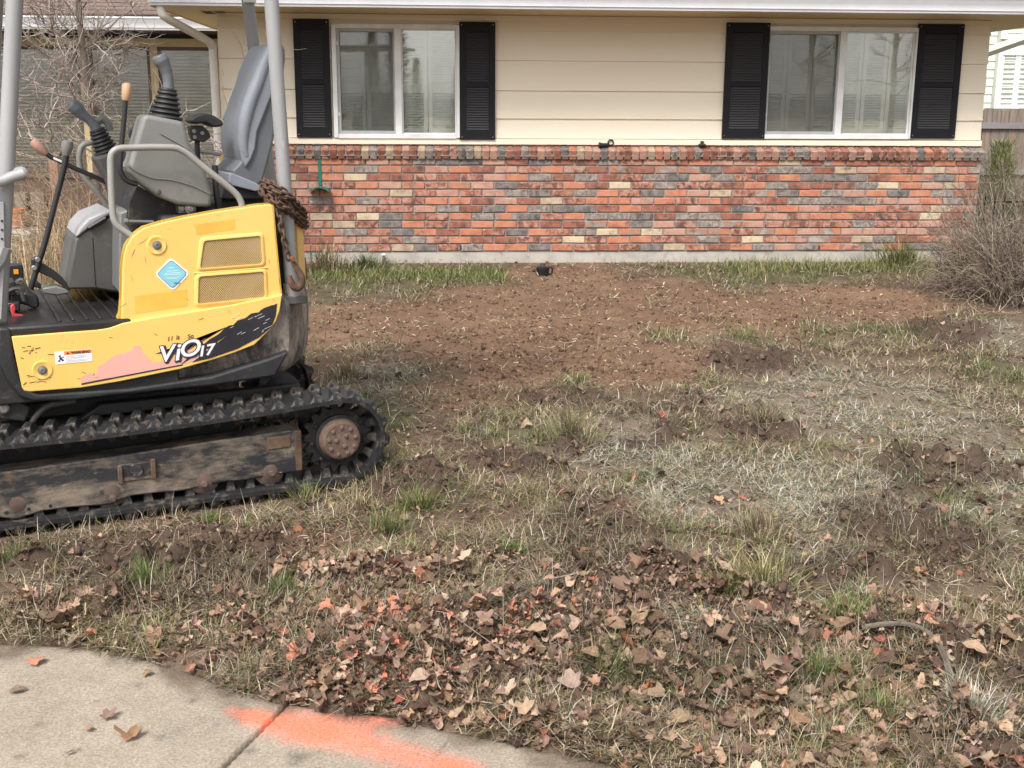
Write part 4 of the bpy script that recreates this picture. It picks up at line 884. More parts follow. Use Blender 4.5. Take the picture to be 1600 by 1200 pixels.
# --- rear hood, far side cowl, engine box
def arcpanel(name, m, r, z0, z1, a0, a1, t=.03, n=16):
    A = np.linspace(radians(a0), radians(a1), n); mb = MB(); vs = []
    for a in A: vs += [(XC + rr * cos(a), YC + rr * sin(a), zz) for rr, zz in ((r, z0), (r - .004, z1 - .02), (r - .022, z1), (r - t, z1), (r - t, z0))]
    fs = [(i * 5 + j, (i + 1) * 5 + j, (i + 1) * 5 + (j + 1) % 5, i * 5 + (j + 1) % 5) for i in range(n - 1) for j in range(5)] + [(0, 1, 2, 3, 4), tuple(range(n * 5 - 1, n * 5 - 6, -1))]
    return mb.add(vs, fs).build(name, m, exc, ang=35)
rh = arcpanel('rear_hood', m_yel, .638, .79, 1.115, -32, 50)
arcpanel('rear_bumper_strip', m_dgrey, .646, .785, .90, -12, 50)
for a_, zz in ((-11, 1.02),): 
    aa = radians(a_); c, s_ = cos(aa), sin(aa)
    wl = MB().add([(XC + .6395 * cos(aa + d), YC + .6395 * sin(aa + d), zz + h) for h in (-.05, .055) for d in (-.035, .035)], [(0, 1, 3, 2)]).build('white_label', m_wht, rh)
MB().box(-.62, -.10, .27, 1.02, .79, 1.10).build('engine_box', m_under, exc, bevel=.02)
cowl = [E(*p, y=1.06) for p in [(103, 432), (112, 392), (122, 362), (136, 343), (150, 333), (170, 325), (230, 322), (300, 300), (352, 285), (358, 262), (362, 262), (400, 330), (430, 460), (180, 470), (103, 450)]]
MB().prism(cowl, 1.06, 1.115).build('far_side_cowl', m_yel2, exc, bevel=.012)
# --- floor
zf = .725
MB().box(-1.30, -.60, .17, 1.11, .44, zf - .012).build('platform', m_under, exc, bevel=.008)
fm = MB().box(-1.31, -.70, .168, 1.11, zf - .011, zf).build('floor_mat', m_mat, exc, bevel=.004)
MB().box(-1.34, -.765, .156, .19, zf - .032, zf + .006).build('step_edge', m_mat, fm, bevel=.012)
for k in range(7):
    x = -1.02 + k * .048; MB().box(x, x + .012, .19, 1.10, zf, zf + .012).build('mat_rib', m_mat, fm, bevel=.002)
# seat pedestal with hinged cover
ped = [E(*p, y=.62) for p in [(104, 452), (117, 374), (125, 366), (197, 325), (197, 460), (150, 452)]]
pd = MB().prism(ped, .62, 1.0).build('seat_pedestal', m_dgrey, exc, bevel=.01)
cp = [E(*p, y=.62) for p in [(118, 371), (124, 356), (138, 341), (172, 327), (173, 334), (150, 347), (126, 366)]]
MB().prism(cp, .61, 1.0).build('pedestal_cap', m_lgrey, pd, bevel=.008)
a, b = E(138, 356, .61), E(165, 340, .61); MB().tube([(a[0], .607, a[2]), (b[0], .607, b[2])], .010, 6).build('hinge', m_blackp, pd)
a, b = E(145, 372, .615), E(150, 452, .615); MB().tube([(a[0], .6195, a[2]), (b[0], .6195, b[2])], .0018, 4).build('panel_seam', m_under, pd)
MB().prism([E(*p, y=.5) for p in [(182, 330), (214, 318), (226, 345), (200, 362), (194, 400), (187, 455), (181, 452)]], .42, .62).build('inner_cowl', m_grey, exc, bevel=.01)
# left console
con = [(223, 181), (232, 179), (287, 190), (291, 200), (296, 224), (316, 256), (333, 301), (331, 325), (312, 324), (276, 320), (262, 314), (247, 308), (232, 296), (215, 284), (206, 275), (198, 269), (198, 262), (204, 250), (212, 220)]
lc = MB().prism([E(*p, y=.27) for p in con], .27, .43).build('left_console', m_grey, exc, bevel=.022, seg=4)
a = [E(*p, y=.268) for p in [(200, 258), (214, 268), (238, 278), (268, 281), (300, 290), (328, 303)]]; MB().tube(spline([(p[0], .2675, p[2]) for p in a], 4), .0035, 6).build('moulded_ridge', m_grey, lc)
a = [E(*p, y=.268) for p in [(250, 208), (275, 222), (296, 234)]]; MB().tube([(p[0], .2675, p[2]) for p in a], .0025, 6).build('moulded_ridge', m_grey, lc)
p = E(247, 300, .26); MB().lathe([(.012, 0), (.012, .006), (.006, .010)], (p[0], .272, p[2]), (0, -1, 0), 12).build('console_knob', m_dgrey, lc)
# black block painted in for the darkness under the console, then hardware
MB().prism([E(*p, y=.36) for p in [(215, 290), (250, 308), (330, 322), (338, 345), (200, 352), (203, 315)]], .36, .60).build('console_dark_block', m_under, exc)
p = E(297, 326, .3); q = E(284, 326, .3); mb = MB().lathe([(.022, 0), (.022, .012), (.012, .014), (.012, .02)], (p[0], .30, p[2]), (0, -1, 0), 14).lathe([(.011, 0), (.011, .01)], (q[0], .30, q[2]), (0, -1, 0), 12)
mb.prism([(q[0] - .012, q[2] - .018), (p[0] + .02, p[2] - .02), (p[0] + .02, p[2] + .012), (q[0] - .012, q[2] + .012)], .302, .36); mb.build('hydraulic_fitting', m_steel, exc, bevel=.002)
a, b = E(197, 346, .3), E(240, 347, .3); MB().tube([(a[0], .3, a[2]), (b[0], .3, b[2])], .007, 8).tube([(a[0] - .008, .3, a[2]), (a[0] + .006, .3, a[2])], .012, 10).build('stop_cable', m_grey, exc)
# joysticks: bellows boot and grip
def joystick(base, top, r0, r1, gpts, gr, y, lab):
    a, b = Vector(E(*base, y=y)), Vector(E(*top, y=y)); ax = b - a; Ln = ax.length; prof = []; nb = 6
    for k in range(nb):
        t0, t1 = k / nb, (k + .62) / nb; r = r0 + (r1 - r0) * (k / nb); prof += [(r * .84, t0 * Ln), (r, t0 * Ln + .006), (r * .97, t1 * Ln), (r * .80, (k + .85) / nb * Ln)]
    prof += [(r1, Ln), (r1 * .95, Ln + .006), (r1 * .6, Ln + .008)]
    bo = MB().lathe(prof, a, ax, 20).build('joystick', m_boot, exc, ang=50); bo['label'] = lab
    pts = [E(*p, y=y) for p in gpts]; sp_ = spline(pts, 5); n = len(sp_); rr = [float(np.interp(i / (n - 1), np.linspace(0, 1, len(gr)), gr)) for i in range(n)]
    o = MB().tube(sp_, rr, 14).build('joystick_grip', m_seat2, bo, ang=60)
    return bo
joystick((258, 186), (262, 141), .066, .034, [(263, 143), (263, 128), (261, 115), (257, 104), (252, 95), (248, 88), (247, 86)], [.022, .020, .021, .025, .031, .028, .014], .35, 'upright joystick on the near console')
joystick((167, 238), (152, 204), .055, .034, [(153, 206), (147, 196), (138, 186), (129, 179), (120, 170), (112, 163), (108, 161)], [.024, .020, .020, .024, .031, .028, .012], 1.0, 'tilted joystick on the far console')
rc_ = [(146, 246), (190, 234), (205, 242), (212, 262), (219, 300), (224, 326), (180, 326), (172, 300), (160, 270)]
rcn = MB().prism([E(*p, y=.92) for p in rc_], .92, 1.07).build('right_console', m_dgrey, exc, bevel=.015, seg=3)
mb = MB(); p = E(160, 198, 1.03); mb.tube(spline([E(*q, y=1.03) for q in [(152, 190), (160, 186), (168, 192), (172, 204)]], 4), .016, 8); mb.build('console_hose', m_grey, exc)
MB().prism([E(*p, y=.9) for p in [(201, 206), (206, 198), (222, 192), (224, 205), (212, 218), (203, 218)]], .84, .94).build('far_armrest', m_blackp, exc, bevel=.012)
# near-side arm pad and bracket
ap = MB().prism([E(*p, y=.55) for p in [(292, 189), (300, 181), (315, 176), (332, 181), (345, 190), (345, 197), (330, 199), (318, 192), (300, 194)]], .50, .62).build('arm_pad', m_boot, exc, bevel=.014, seg=3)
MB().prism([E(*p, y=.56) for p in [(294, 196), (315, 196), (324, 204), (328, 214), (318, 222), (300, 220), (296, 210)]], .54, .59).build('pad_bracket', m_blackp, ap, bevel=.004)
for px, py in ((303, 205), (304, 214), (316, 208)): p = E(px, py, .54); MB().lathe([(.008, 0), (.008, .005)], (p[0], .541, p[2]), (0, -1, 0), 8).build('pad_bolt', m_steel, ap)
a, b = E(308, 218, .56), E(309, 250, .56); MB().tube([a, b], .011, 8).build('pad_stalk', m_blackp, ap)
# hand rails
def pipe(pts, y, r, name, m, parent=exc, n=5):
    P = [E(p[0], p[1], y=(p[2] if len(p) > 2 else y)) for p in pts]; return MB().tube(spline(P, n), r, 10).build(name, m, parent, ang=60)
pipe([(378, 322), (376, 314), (369, 303), (352, 288), (318, 261), (294, 241), (284, 235), (273, 231), (240, 230), (205, 231), (187, 232), (177, 237), (173, 247), (173, 268), (174, 300), (176, 330), (179, 345), (187, 356), (206, 369)], .20, .0125, 'hand_rail', m_rail)
pipe([(171, 326), (152, 300), (136, 282), (127, 268), (124, 252), (125, 236), (130, 227), (142, 223), (170, 222)], 1.06, .0125, 'hand_rail', m_rail)
pipe([(296, 232), (320, 237), (352, 243)], .95, .010, 'hand_rail', m_lgrey)
# levers
def lever(rod, y, r, grip, gr, gm, name='lever', m=m_blackp):
    o = pipe(rod, y, r, name, m); G = [E(*p, y=y) for p in grip]; n = len(G); MB().tube(G, gr, 12).build('lever_grip', gm, o, ang=50); return o
lv = lever([(196, 156), (194, 185), (191, 215), (189, 245), (188, 262), (191, 274), (199, 283), (214, 288)], .30, .0095, [(198, 129.5), (198, 132), (197.5, 144), (196.5, 153), (196.3, 157)], [.009, .0165, .0175, .016, .012], m_tan)
lv = lever([(72, 240), (79, 245), (90, 250), (110, 260), (140, 273), (166, 285)], .98, .0105, [(50.5, 219), (52.5, 221), (60, 229), (68, 236.5), (73, 240.5)], [.010, .019, .021, .019, .013], m_pinkg)
a = [E(*p, y=.965) for p in [(84, 245), (97, 251), (96, 254), (83, 248.5)]]; MB().prism([(p[0], p[2]) for p in a], .962, .968).build('lever_label', m_wht, lv)
tl = lever([(104, 241), (100, 262), (86, 318), (70, 380), (59, 415), (48, 452)], .62, .0115, [(106, 219), (106, 221), (105, 229), (103.5, 237), (103, 243)], [.010, .021, .023, .018, .012], m_grey, 'travel_lever')
for px, py in ((59, 406), (54, 419)): p = E(px, py, .60); MB().lathe([(.011, 0), (.011, .006), (.008, .009)], (p[0], .609, p[2]), (0, -1, 0), 10).build('lever_pin', m_steel, tl)
MB().prism([E(*p, y=.63) for p in [(48, 405), (56, 401), (66, 411), (86, 424), (98, 434), (110, 452), (107, 456), (94, 444), (80, 434), (60, 425), (50, 418)]], .62, .66).build('lever_bracket', m_blackp, exc, bevel=.004)
# pedals and valve clutter by the floor
pl = MB()
for poly, y in (([(34, 460), (40, 456), (60, 463), (62, 478), (56, 484), (34, 474)], .52), ([(52, 440), (60, 441), (68, 449), (64, 452), (52, 448)], .8)):
    MB().prism([E(*p, y=y) for p in poly], y, y + .09).build('pedal', m_blackp, exc, bevel=.008)
MB().prism([E(*p, y=.62) for p in [(66, 450), (88, 447), (108, 453), (110, 458), (90, 462), (68, 459)]], .62, .70).build('foot_rest', m_grey, exc, bevel=.006)
MB().prism([E(*p, y=.42) for p in [(16, 478), (22, 475), (25, 482), (23, 490), (38, 493), (38, 497), (20, 496), (17, 488)]], .42, .44).build('lock_lever', m_red, exc, bevel=.004)
mb = MB(); r0 = random.Random(2)
for k in range(9):
    p = E(r0.uniform(8, 50), r0.uniform(445, 495), .5); mb.box(p[0] - r0.uniform(.01, .03), p[0] + r0.uniform(.01, .03), .45 + r0.uniform(0, .1), .62, p[2] - r0.uniform(.01, .04), p[2] + r0.uniform(.005, .02))
mb.build('pilot_valve_block', m_blackp, exc, bevel=.005)
mb = MB()
for k in range(4):
    y = .5 + k * .05; mb.tube(spline([E(4 + k * 3, 470 - k * 5, y), E(14 + k * 6, 455 - k * 6, y), E(30 + k * 4, 452, y), E(38 + k * 5, 470, y)], 5), .008, 7)
mb.build('pilot_hoses', m_hose, exc)
wl = MB().prism([E(*p, y=1.0) for p in [(12, 414), (36, 414), (38, 440), (14, 442)]], 1.0, 1.08).build('far_lamp_box', m_blackp, exc, bevel=.005)
a, b = E(21, 421, .999), E(29, 428, .999); MB().box(a[0], b[0], .996, 1.0, b[2], a[2]).build('amber_reflector', m_amb, wl)
# --- seat
ys0, ys1 = .46, .80
shell = [(434, 66), (443, 68), (447, 78), (447, 95), (443, 135), (436, 180), (428, 225), (420, 255), (412, 285), (404, 292), (372, 285), (362, 268), (372, 258), (392, 235), (396, 205), (404, 185), (420, 140), (424, 100)]
MB().prism([E(*p, y=ys0) for p in shell], ys0 + .01, ys1 - .01).build('seat_shell', m_seat2, exc, bevel=.022, seg=4)
cush = [(424, 68), (430, 66), (436, 68), (434, 110), (424, 150), (410, 186), (402, 206), (399, 232), (392, 250), (384, 262), (378, 250), (374, 232), (373, 212), (379, 184), (392, 146), (404, 106), (416, 78)]
st_ = MB().prism([E(*p, y=ys0) for p in cush], ys0 - .004, ys1 + .004).build('seat_back', m_seat, exc, bevel=.040, seg=5)
bol = [E(*p, y=ys0) for p in [(424, 76), (414, 100), (404, 128), (393, 156), (385, 184), (381, 208), (381, 230), (385, 244)]]
sb_ = spline(bol, 4); nb = len(sb_); MB().tube([(p[0], ys0 + .010, p[2]) for p in sb_], [.014 + .014 * sin(pi * (.15 + .8 * i / nb)) for i in range(nb)], 12).build('side_bolster', m_seat, st_, ang=70)
MB().prism([E(*p, y=ys0 - .02) for p in [(358, 271), (362, 270), (398, 285), (407, 291), (405, 298), (398, 299), (362, 290), (357, 285)]], ys0 - .03, ys1 + .03).build('seat_cushion', m_seat, exc, bevel=.015, seg=4)
MB().prism([E(*p, y=ys0) for p in [(350, 286), (362, 288), (404, 299), (412, 303), (412, 312), (346, 312)]], ys0 - .01, ys1).build('seat_base', m_blackp, exc, bevel=.008)
MB().prism([E(*p, y=ys0 + .03) for p in [(336, 318), (346, 309), (412, 309), (414, 326), (340, 336)]], ys0 + .02, ys1 - .02).build('seat_mount', m_under, exc, bevel=.006)
MB().prism([E(*p, y=.9) for p in [(345, 244), (357, 240), (362, 262), (348, 268)]], .90, .93).build('belt_bracket', m_yel, exc, bevel=.004)
pipe([(336, 258), (337, 290), (341, 324)], .33, .012, 'lock_stalk', m_blackp)
# --- canopy posts and roof
def post(y, bot, top, r, lab=None):
    a, b = Vector(E(*bot, y=y)), Vector(E(*top, y=y)); d = (b - a).normalized(); b2 = a + d * ((2.30 - a.z) / d.z)
    o = MB().tube([a, b2], r, 20).build('canopy_post', m_post, exc); 
    if lab: o['label'] = lab
    return o, a, b2
pr, a0, b0 = post(.235, (457, 462), (424, 0), .0275, 'near rear post wrapped in chain')
pf, a1, b1 = post(1.06, (425, 300), (387, 0), .0275, 'far rear post behind the seat')
p4 = Vector(a0); MB().tube([p4 + Vector((0, 0, -.0)), p4 + Vector((-.001, 0, .05))], .036, 16).build('post_foot', m_rail, pr)
MB().box(p4.x - .04, p4.x + .05, .20, .30, p4.z - .03, p4.z + .005).build('post_flange', m_dgrey, pr, bevel=.004)
f1, a2, b2_ = post(.235, (-2, 500), (23, 0), .0285, 'near front post'); f2, a3, b3_ = post(1.06, (-30, 430), (-6, 0), .0285, 'far front post')
q = E(390, 2, 1.03); MB().tube([Vector(q) + Vector((0, 0, -.006)), Vector(q) + Vector((-.001, 0, .05))], .0283, 20).build('post_sticker', m_wht, pf)
MB().box(-1.42, .18, .16, 1.14, 2.29, 2.33).build('canopy_roof', m_lgrey, exc, bevel=.015)
pipe([(-40, 286), (-2, 284), (20, 276), (34, 272), (38, 270)], .18, .020, 'grab_handle', m_lgrey); pipe([(38, 271), (34, 267), (20, 268), (2, 272)], .23, .016, 'grab_handle', m_lgrey)
MB().prism([E(*p, y=.19) for p in [(-8, 318), (6, 315), (8, 400), (3, 500), (-8, 500)]], .19, .21).build('post_bracket', m_lgrey, f1, bevel=.003)
bm_ = MB().lathe([(.004, 0), (.004, .003)], (0, 0, 0), (0, -1, 0), 8).data('bracket_hole', m_dark)
for k in range(6): p = E(3, 345 + k * 14, .189); link('bracket_hole', bm_, f1, Matrix.Translation((p[0], .1895, p[2])))
MB().tube([E(-30, 440, .2), E(-2, 402, .2), E(4, 385, .2)], .035, 10).build('console_arm', m_post, exc)
# hoses low on the body
pipe([(46, 668), (56, 650), (75, 634), (95, 630), (118, 626)], .22, .012, 'hydraulic_hose', m_hose); pipe([(-10, 668), (4, 676), (12, 682)], .22, .012, 'hydraulic_hose', m_hose)
MB().prism([E(*p, y=.2) for p in [(-10, 622), (20, 622), (48, 636), (40, 660), (-10, 655)]], .20, .26).build('swing_bracket', m_under, exc, bevel=.008)
p = E(6, 638, .2); MB().lathe([(.02, 0), (.02, .01), (.012, .016)], (p[0], .20, p[2]), (0, -1, 0), 12).build('bracket_bolt', m_steel, exc)
MB().prism([E(*p, y=.25) for p in [(110, 666), (157, 632), (470, 600), (470, 616), (160, 650)]], .25, .30).build('track_cover_plate', m_under, exc, bevel=.006)
# boom foot beyond the left edge
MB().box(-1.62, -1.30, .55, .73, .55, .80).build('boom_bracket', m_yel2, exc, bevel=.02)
MB().prism([(-1.55, .72), (-1.75, 1.2), (-2.1, 1.75), (-2.3, 1.9), (-2.36, 1.82), (-2.2, 1.62), (-1.92, 1.1), (-1.68, .66)], .58, .70).build('boom', m_yel, exc, bevel=.015)

# ------------------------------------------------------------------ rusty chain
m_chain = M('chain_rust', [(.3, (.045, .026, .018)), (.55, (.11, .06, .038)), (.75, (.19, .11, .07))], 40, .85, bump=.5, bscale=200, rand=True)
chain = empty('chain', EF.w((-.15, .22, 1.15)), EF.yaw, label='rusty chain with a hook draped round the rear canopy post', cat='chain')
co_ = Vector((-.15, .22, 1.15))
LL, LW, LR = .0185, .0105, .0050
lp = [(LL * cos(a) * .55 + math.copysign(LL * .45, cos(a)) if abs(cos(a)) > 1e-6 else 0, LW * sin(a), 0) for a in np.linspace(0, 2 * pi, 15)[:-1]]
LKM = MB().tube(lp, LR, 6, closed=True).data('chain_link', m_chain, 80)
def lay(path, pitch=.0285, ph=0):
    P = [Vector(p) for p in path]; cum = [0]
    for a, b in zip(P[:-1], P[1:]): cum.append(cum[-1] + (b - a).length)
    s, k = 0, ph
    while s < cum[-1]:
        i = max(j for j in range(len(cum)) if cum[j] <= s); i = min(i, len(P) - 2); t = (s - cum[i]) / (cum[i + 1] - cum[i]); p = P[i].lerp(P[i + 1], t); d = (P[i + 1] - P[i]).normalized()
        a = d.orthogonal().normalized(); R = Matrix((d, a, d.cross(a))).transposed().to_4x4()
        link('chain_link', LKM, chain, Matrix.Translation(p - co_) @ R @ Matrix.Rotation(pi / 2 * (k % 2) + .5 + random.uniform(-.25, .25), 4, 'X') @ Matrix.Rotation(random.uniform(-.12, .12), 4, 'Z')); s += pitch; k += 1
def ce(px, py, y): return E(px, py, y)
for k, (dx, dy, dyy) in enumerate([(0, 0, 0), (3, 9, .02), (-2, 17, -.01), (6, 24, .015)]):
    lay(spline([ce(411 + dx, 292 + dy * .55, .25 + dyy), ce(424 + dx, 297 + dy * .8, .195 + dyy), ce(440 + dx * .8, 304 + dy, .170 + dyy), ce(455, 312 + dy, .20 + dyy), ce(466, 322 + dy, .27 + dyy), ce(474, 330 + dy * .95, .36), ce(478, 335 + dy * .8, .44)], 4), ph=k)
lay(spline([ce(412, 284, .3), ce(430, 290, .2), ce(452, 306, .2), ce(470, 326, .3), ce(477, 340, .38)], 4), ph=1)
lay(spline([ce(435, 310, .185), ce(437, 335, .175), ce(441, 362, .172), ce(447, 386, .172), ce(452, 408, .172)], 4))
hk = [E(*p, y=.165) for p in [(457, 402), (459, 412), (465, 421), (470, 431), (471, 441), (467, 449), (460, 448), (455, 441), (452, 431)]]
hs_ = spline(hk, 4); nh = len(hs_)
MB().tube([Vector(p) - co_ for p in hs_], [.008 + .008 * min(1, max(0, i / nh - .05) * 3) * (1 if i / nh < .75 else 1 - (i / nh - .75) * 3.2) for i in range(nh)], 10).build('hook', m_chain, chain, ang=70)
p = E(457, 404, .16); MB().lathe([(.010, -.014), (.010, .012), (.006, .015)], Vector(p) - co_, (0, 1, 0), 10).build('clevis_pin', m_rust, chain)

# ------------------------------------------------------------------ beyond the house on the right
nb_y = 11.0
m_nside = M('pale_green_siding', (.62, .68, .58), 3, .6, bump=.05); m_ntrim = M('sage_trim', (.40, .42, .36), 4, .6, bump=.03)
nO = HF.w((0, nb_y, 0)); ngh = empty('neighbour_house', nO, HF.yaw, label='pale green neighbouring house behind the wooden fence', cat='house')
def NX(px, py, y=None): return HF.Y(px, py, nb_y)
x0 = NX(1530, 100)[0]; z_a, z_b = .0, 4.2
MB().box(x0, x0 + 7, .02, 5, -.2, z_b).build('wall', m_nside, ngh)
me_nb = MB().add([(x0, -.012, 0), (x0 + 7, -.012, 0), (x0 + 7, .004, .155), (x0, .004, .155), (x0, .019, 0), (x0 + 7, .019, 0)], [(0, 1, 2, 3), (1, 0, 4, 5)]).data('siding_board', m_nside)
for k in range(26): link('siding_board', me_nb, ngh, Matrix.Translation((0, 0, .2 + k * .15)))
def nwin(a, b, c, d, n_):
    (xa, _, za), (xb, _, zb) = NX(a, b), NX(c, d); fw = .07
    w_ = MB().box(xa, xa + fw, -.05, .02, zb, za).box(xb - fw, xb, -.05, .02, zb, za).box(xa + fw, xb - fw, -.049, .019, zb, zb + fw).box(xa + fw, xb - fw, -.049, .019, za - fw, za)
    w_ = w_.build('window', m_white, ngh); MB().box(xa + fw, xb - fw, .012, .016, zb + fw, za - fw).build('pane', m_dark, w_)
    sm_ = None; pw = (xb - xa - 2 * fw) / n_
    for j in range(n_):
        q0, q1 = xa + fw + j * pw + .05, xa + fw + (j + 1) * pw - .05
        MB().box(q0 - .05, q0, -.03, .01, zb + fw, za - fw).box(q1, q1 + .045, -.03, .01, zb + fw, za - fw).build('shutter_stile', m_white, w_)
        ns = max(2, int((za - zb - 2 * fw) / .085)); s0 = MB().box(q0, q1, -.022, .022, -.005, .005).data('slat', m_white)
        for k in range(ns): link('slat', s0, w_, Matrix.Translation((0, -.01, zb + fw + (k + .5) * (za - zb - 2 * fw) / ns)) @ Matrix.Rotation(.5, 4, 'X'))
nwin(1560, 80, 1640, 170, 3); nwin(1567, 12, 1640, 62, 2)
a, b = NX(1554, 100), NX(1562, 100); MB().box(a[0], b[0], -.03, .01, .2, z_b - .02).build('corner_trim', m_ntrim, ngh)
a, b = HF.Y(1535, 84, nb_y - 1), HF.Y(1660, 40, nb_y - 1); MB().tube([(a[0], -1, a[2]), (b[0], -1, b[2])], .085, 4).build('rake_board', m_ntrim, ngh)
m_fence = M('weathered_cedar', [(.3, (.11, .092, .08)), (.5, (.18, .145, .122)), (.7, (.25, .215, .19))], 7, .9, bump=.5, bscale=90, stretch=(3, 3, .25), rand=True, wear=[((.30, .18, .11), 5, .52, .66)])
fy = 7.0; fO = HF.w((0, fy, 0)); fen = empty('wood_fence', fO, HF.yaw, label='weathered grey board fence between the two houses', cat='fence')
xa, _, zt = HF.Y(1530, 171, fy); wb = .135
fb_ = MB().box(0, wb - .006, 0, .02, -.1, zt).data('fence_board', m_fence)
for k in range(14):
    o = link('fence_board', fb_, fen, Matrix.Translation((xa - .45 + k * wb, random.uniform(-.004, .004), random.uniform(-.02, .02))))
z1 = HF.Y(1570, 196, fy)[2]; z2 = HF.Y(1570, 268, fy)[2]
m_rail2 = M('weathered_rail', [(.3, (.17, .16, .165)), (.7, (.24, .23, .235))], 6, .9, bump=.4, stretch=(.3, 3, 3))
for z in (z1, z2): MB().box(xa - .45, xa + 1.45, -.045, -.006, z - .05, z + .04).build('fence_rail', m_rail2, fen, bevel=.003)
# low iron garden fence
m_iron = M('black_iron', (.03, .027, .025), 20, .7, .3, bump=.3)
iy = 1.6; iO = HF.w((0, iy, 0)); irf = empty('iron_fence', iO, HF.yaw, label='low black iron garden fence behind the dry bushes', cat='fence')
xs = HF.Y(1538, 315, iy)[0]; zr = HF.Y(1565, 316, iy)[2]
MB().tube([(xs, 0, zr), (xs + 1.3, 0, zr + .02)], .010, 6).build('top_rail', m_iron, irf); MB().tube([(xs, 0, .1), (xs + 1.3, 0, .12)], .010, 6).build('bottom_rail', m_iron, irf)
for k in range(13):
    x = xs + .01 + k * .108; MB().tube([(x, 0, -.05), (x, 0, zr + .04), (x, 0, zr + .09)], [.009, .009, .002], 6).build('picket', m_iron, irf)

# ------------------------------------------------------------------ plants
m_plant = Mattr('plant_fibre', .85, 60., .25, trans=.12)
m_stem = Mattr('dry_stems', .9, 80., .25, bump=0)
def stems(P, R, C):
    """triangular tubes along polylines: P (n,k,3), R (n,k), C (n,3) -> V, T, colours"""
    n, k, _ = P.shape; d = np.gradient(P, axis=1); d /= np.linalg.norm(d, axis=2, keepdims=True) + 1e-9
    ref = np.where(np.abs(d[..., 2:3]) > .8, np.array([1., 0, 0]), np.array([0, 0, 1.])); a = np.cross(d, ref); a /= np.linalg.norm(a, axis=2, keepdims=True) + 1e-9; b = np.cross(d, a)
    V = np.stack([P + (a * cos(t) + b * sin(t)) * R[..., None] for t in (0, 2.094, 4.189)], 2)          # n,k,3,3
    base = (np.arange(n) * k * 3)[:, None, None]; i = np.arange(k - 1)[None, :, None]; T = []
    for j in range(3):
        q = (j + 1) % 3; p0, p1, p2, p3 = base + i * 3 + j, base + i * 3 + q, base + (i + 1) * 3 + q, base + (i + 1) * 3 + j
        T += [np.concatenate([p0, p1, p2], 2).reshape(-1, 3), np.concatenate([p0, p2, p3], 2).reshape(-1, 3)]
    return V.reshape(-1, 3), np.concatenate(T), np.repeat(C, k * 3, 0)
def blades(B, L, W, lean, head, curl, C, sway=None):
    """grass blades: B (n,3) feet, L length, W width, lean from vertical at the foot, head heading, curl extra lean at the tip"""
    n = len(B); V = np.zeros((n, 5, 3)); hd = np.stack([np.cos(head), np.sin(head), np.zeros(n)], 1); sd_ = np.stack([-np.sin(head), np.cos(head), np.zeros(n)], 1); up = np.array([0, 0, 1.])
    a1, a2 = lean, np.minimum(lean + curl, 1.75)
    m = B + (hd * np.sin(a1)[:, None] + up * np.cos(a1)[:, None]) * (L * .5)[:, None]
    t = m + (hd * np.sin(a2)[:, None] + up * np.cos(a2)[:, None]) * (L * .5)[:, None]
    if sway is not None: t = t + sd_ * (sway * L)[:, None]
    V[:, 0], V[:, 1] = B - sd_ * (W / 2)[:, None], B + sd_ * (W / 2)[:, None]; V[:, 2], V[:, 3] = m + sd_ * (W * .42)[:, None], m - sd_ * (W * .42)[:, None]; V[:, 4] = t
    o = (np.arange(n) * 5)[:, None]; T = np.concatenate([o + np.array([0, 1, 2]), o + np.array([0, 2, 3]), o + np.array([3, 2, 4])])
    return V.reshape(-1, 3), T, np.repeat(C, 5, 0)
def join(parts):
    V, T, C, o = [], [], [], 0
    for v, t, c in parts: V.append(v); T.append(t + o); C.append(c); o += len(v)
    return np.concatenate(V), np.concatenate(T), np.concatenate(C)
def pick(cols, n, var=.18):
    c = np.array(cols)[rng.integers(0, len(cols), n)]; return np.clip(c * (1 + rng.normal(0, var, (n, 1))) * (1 + rng.normal(0, .05, (n, 3))), .005, .9)
STRAW = [(.32, .25, .165), (.42, .35, .25), (.24, .18, .12), (.50, .44, .34), (.17, .125, .085), (.12, .085, .06), (.20, .14, .10)]
GREYS = [(.36, .335, .26), (.45, .42, .35), (.30, .275, .215), (.52, .49, .42)]
OLIVE = [(.175, .17, .065), (.235, .215, .09), (.13, .135, .05), (.29, .26, .12)]
GREEN = [(.075, .12, .032), (.11, .155, .042), (.15, .19, .06), (.06, .095, .028), (.20, .215, .08)]
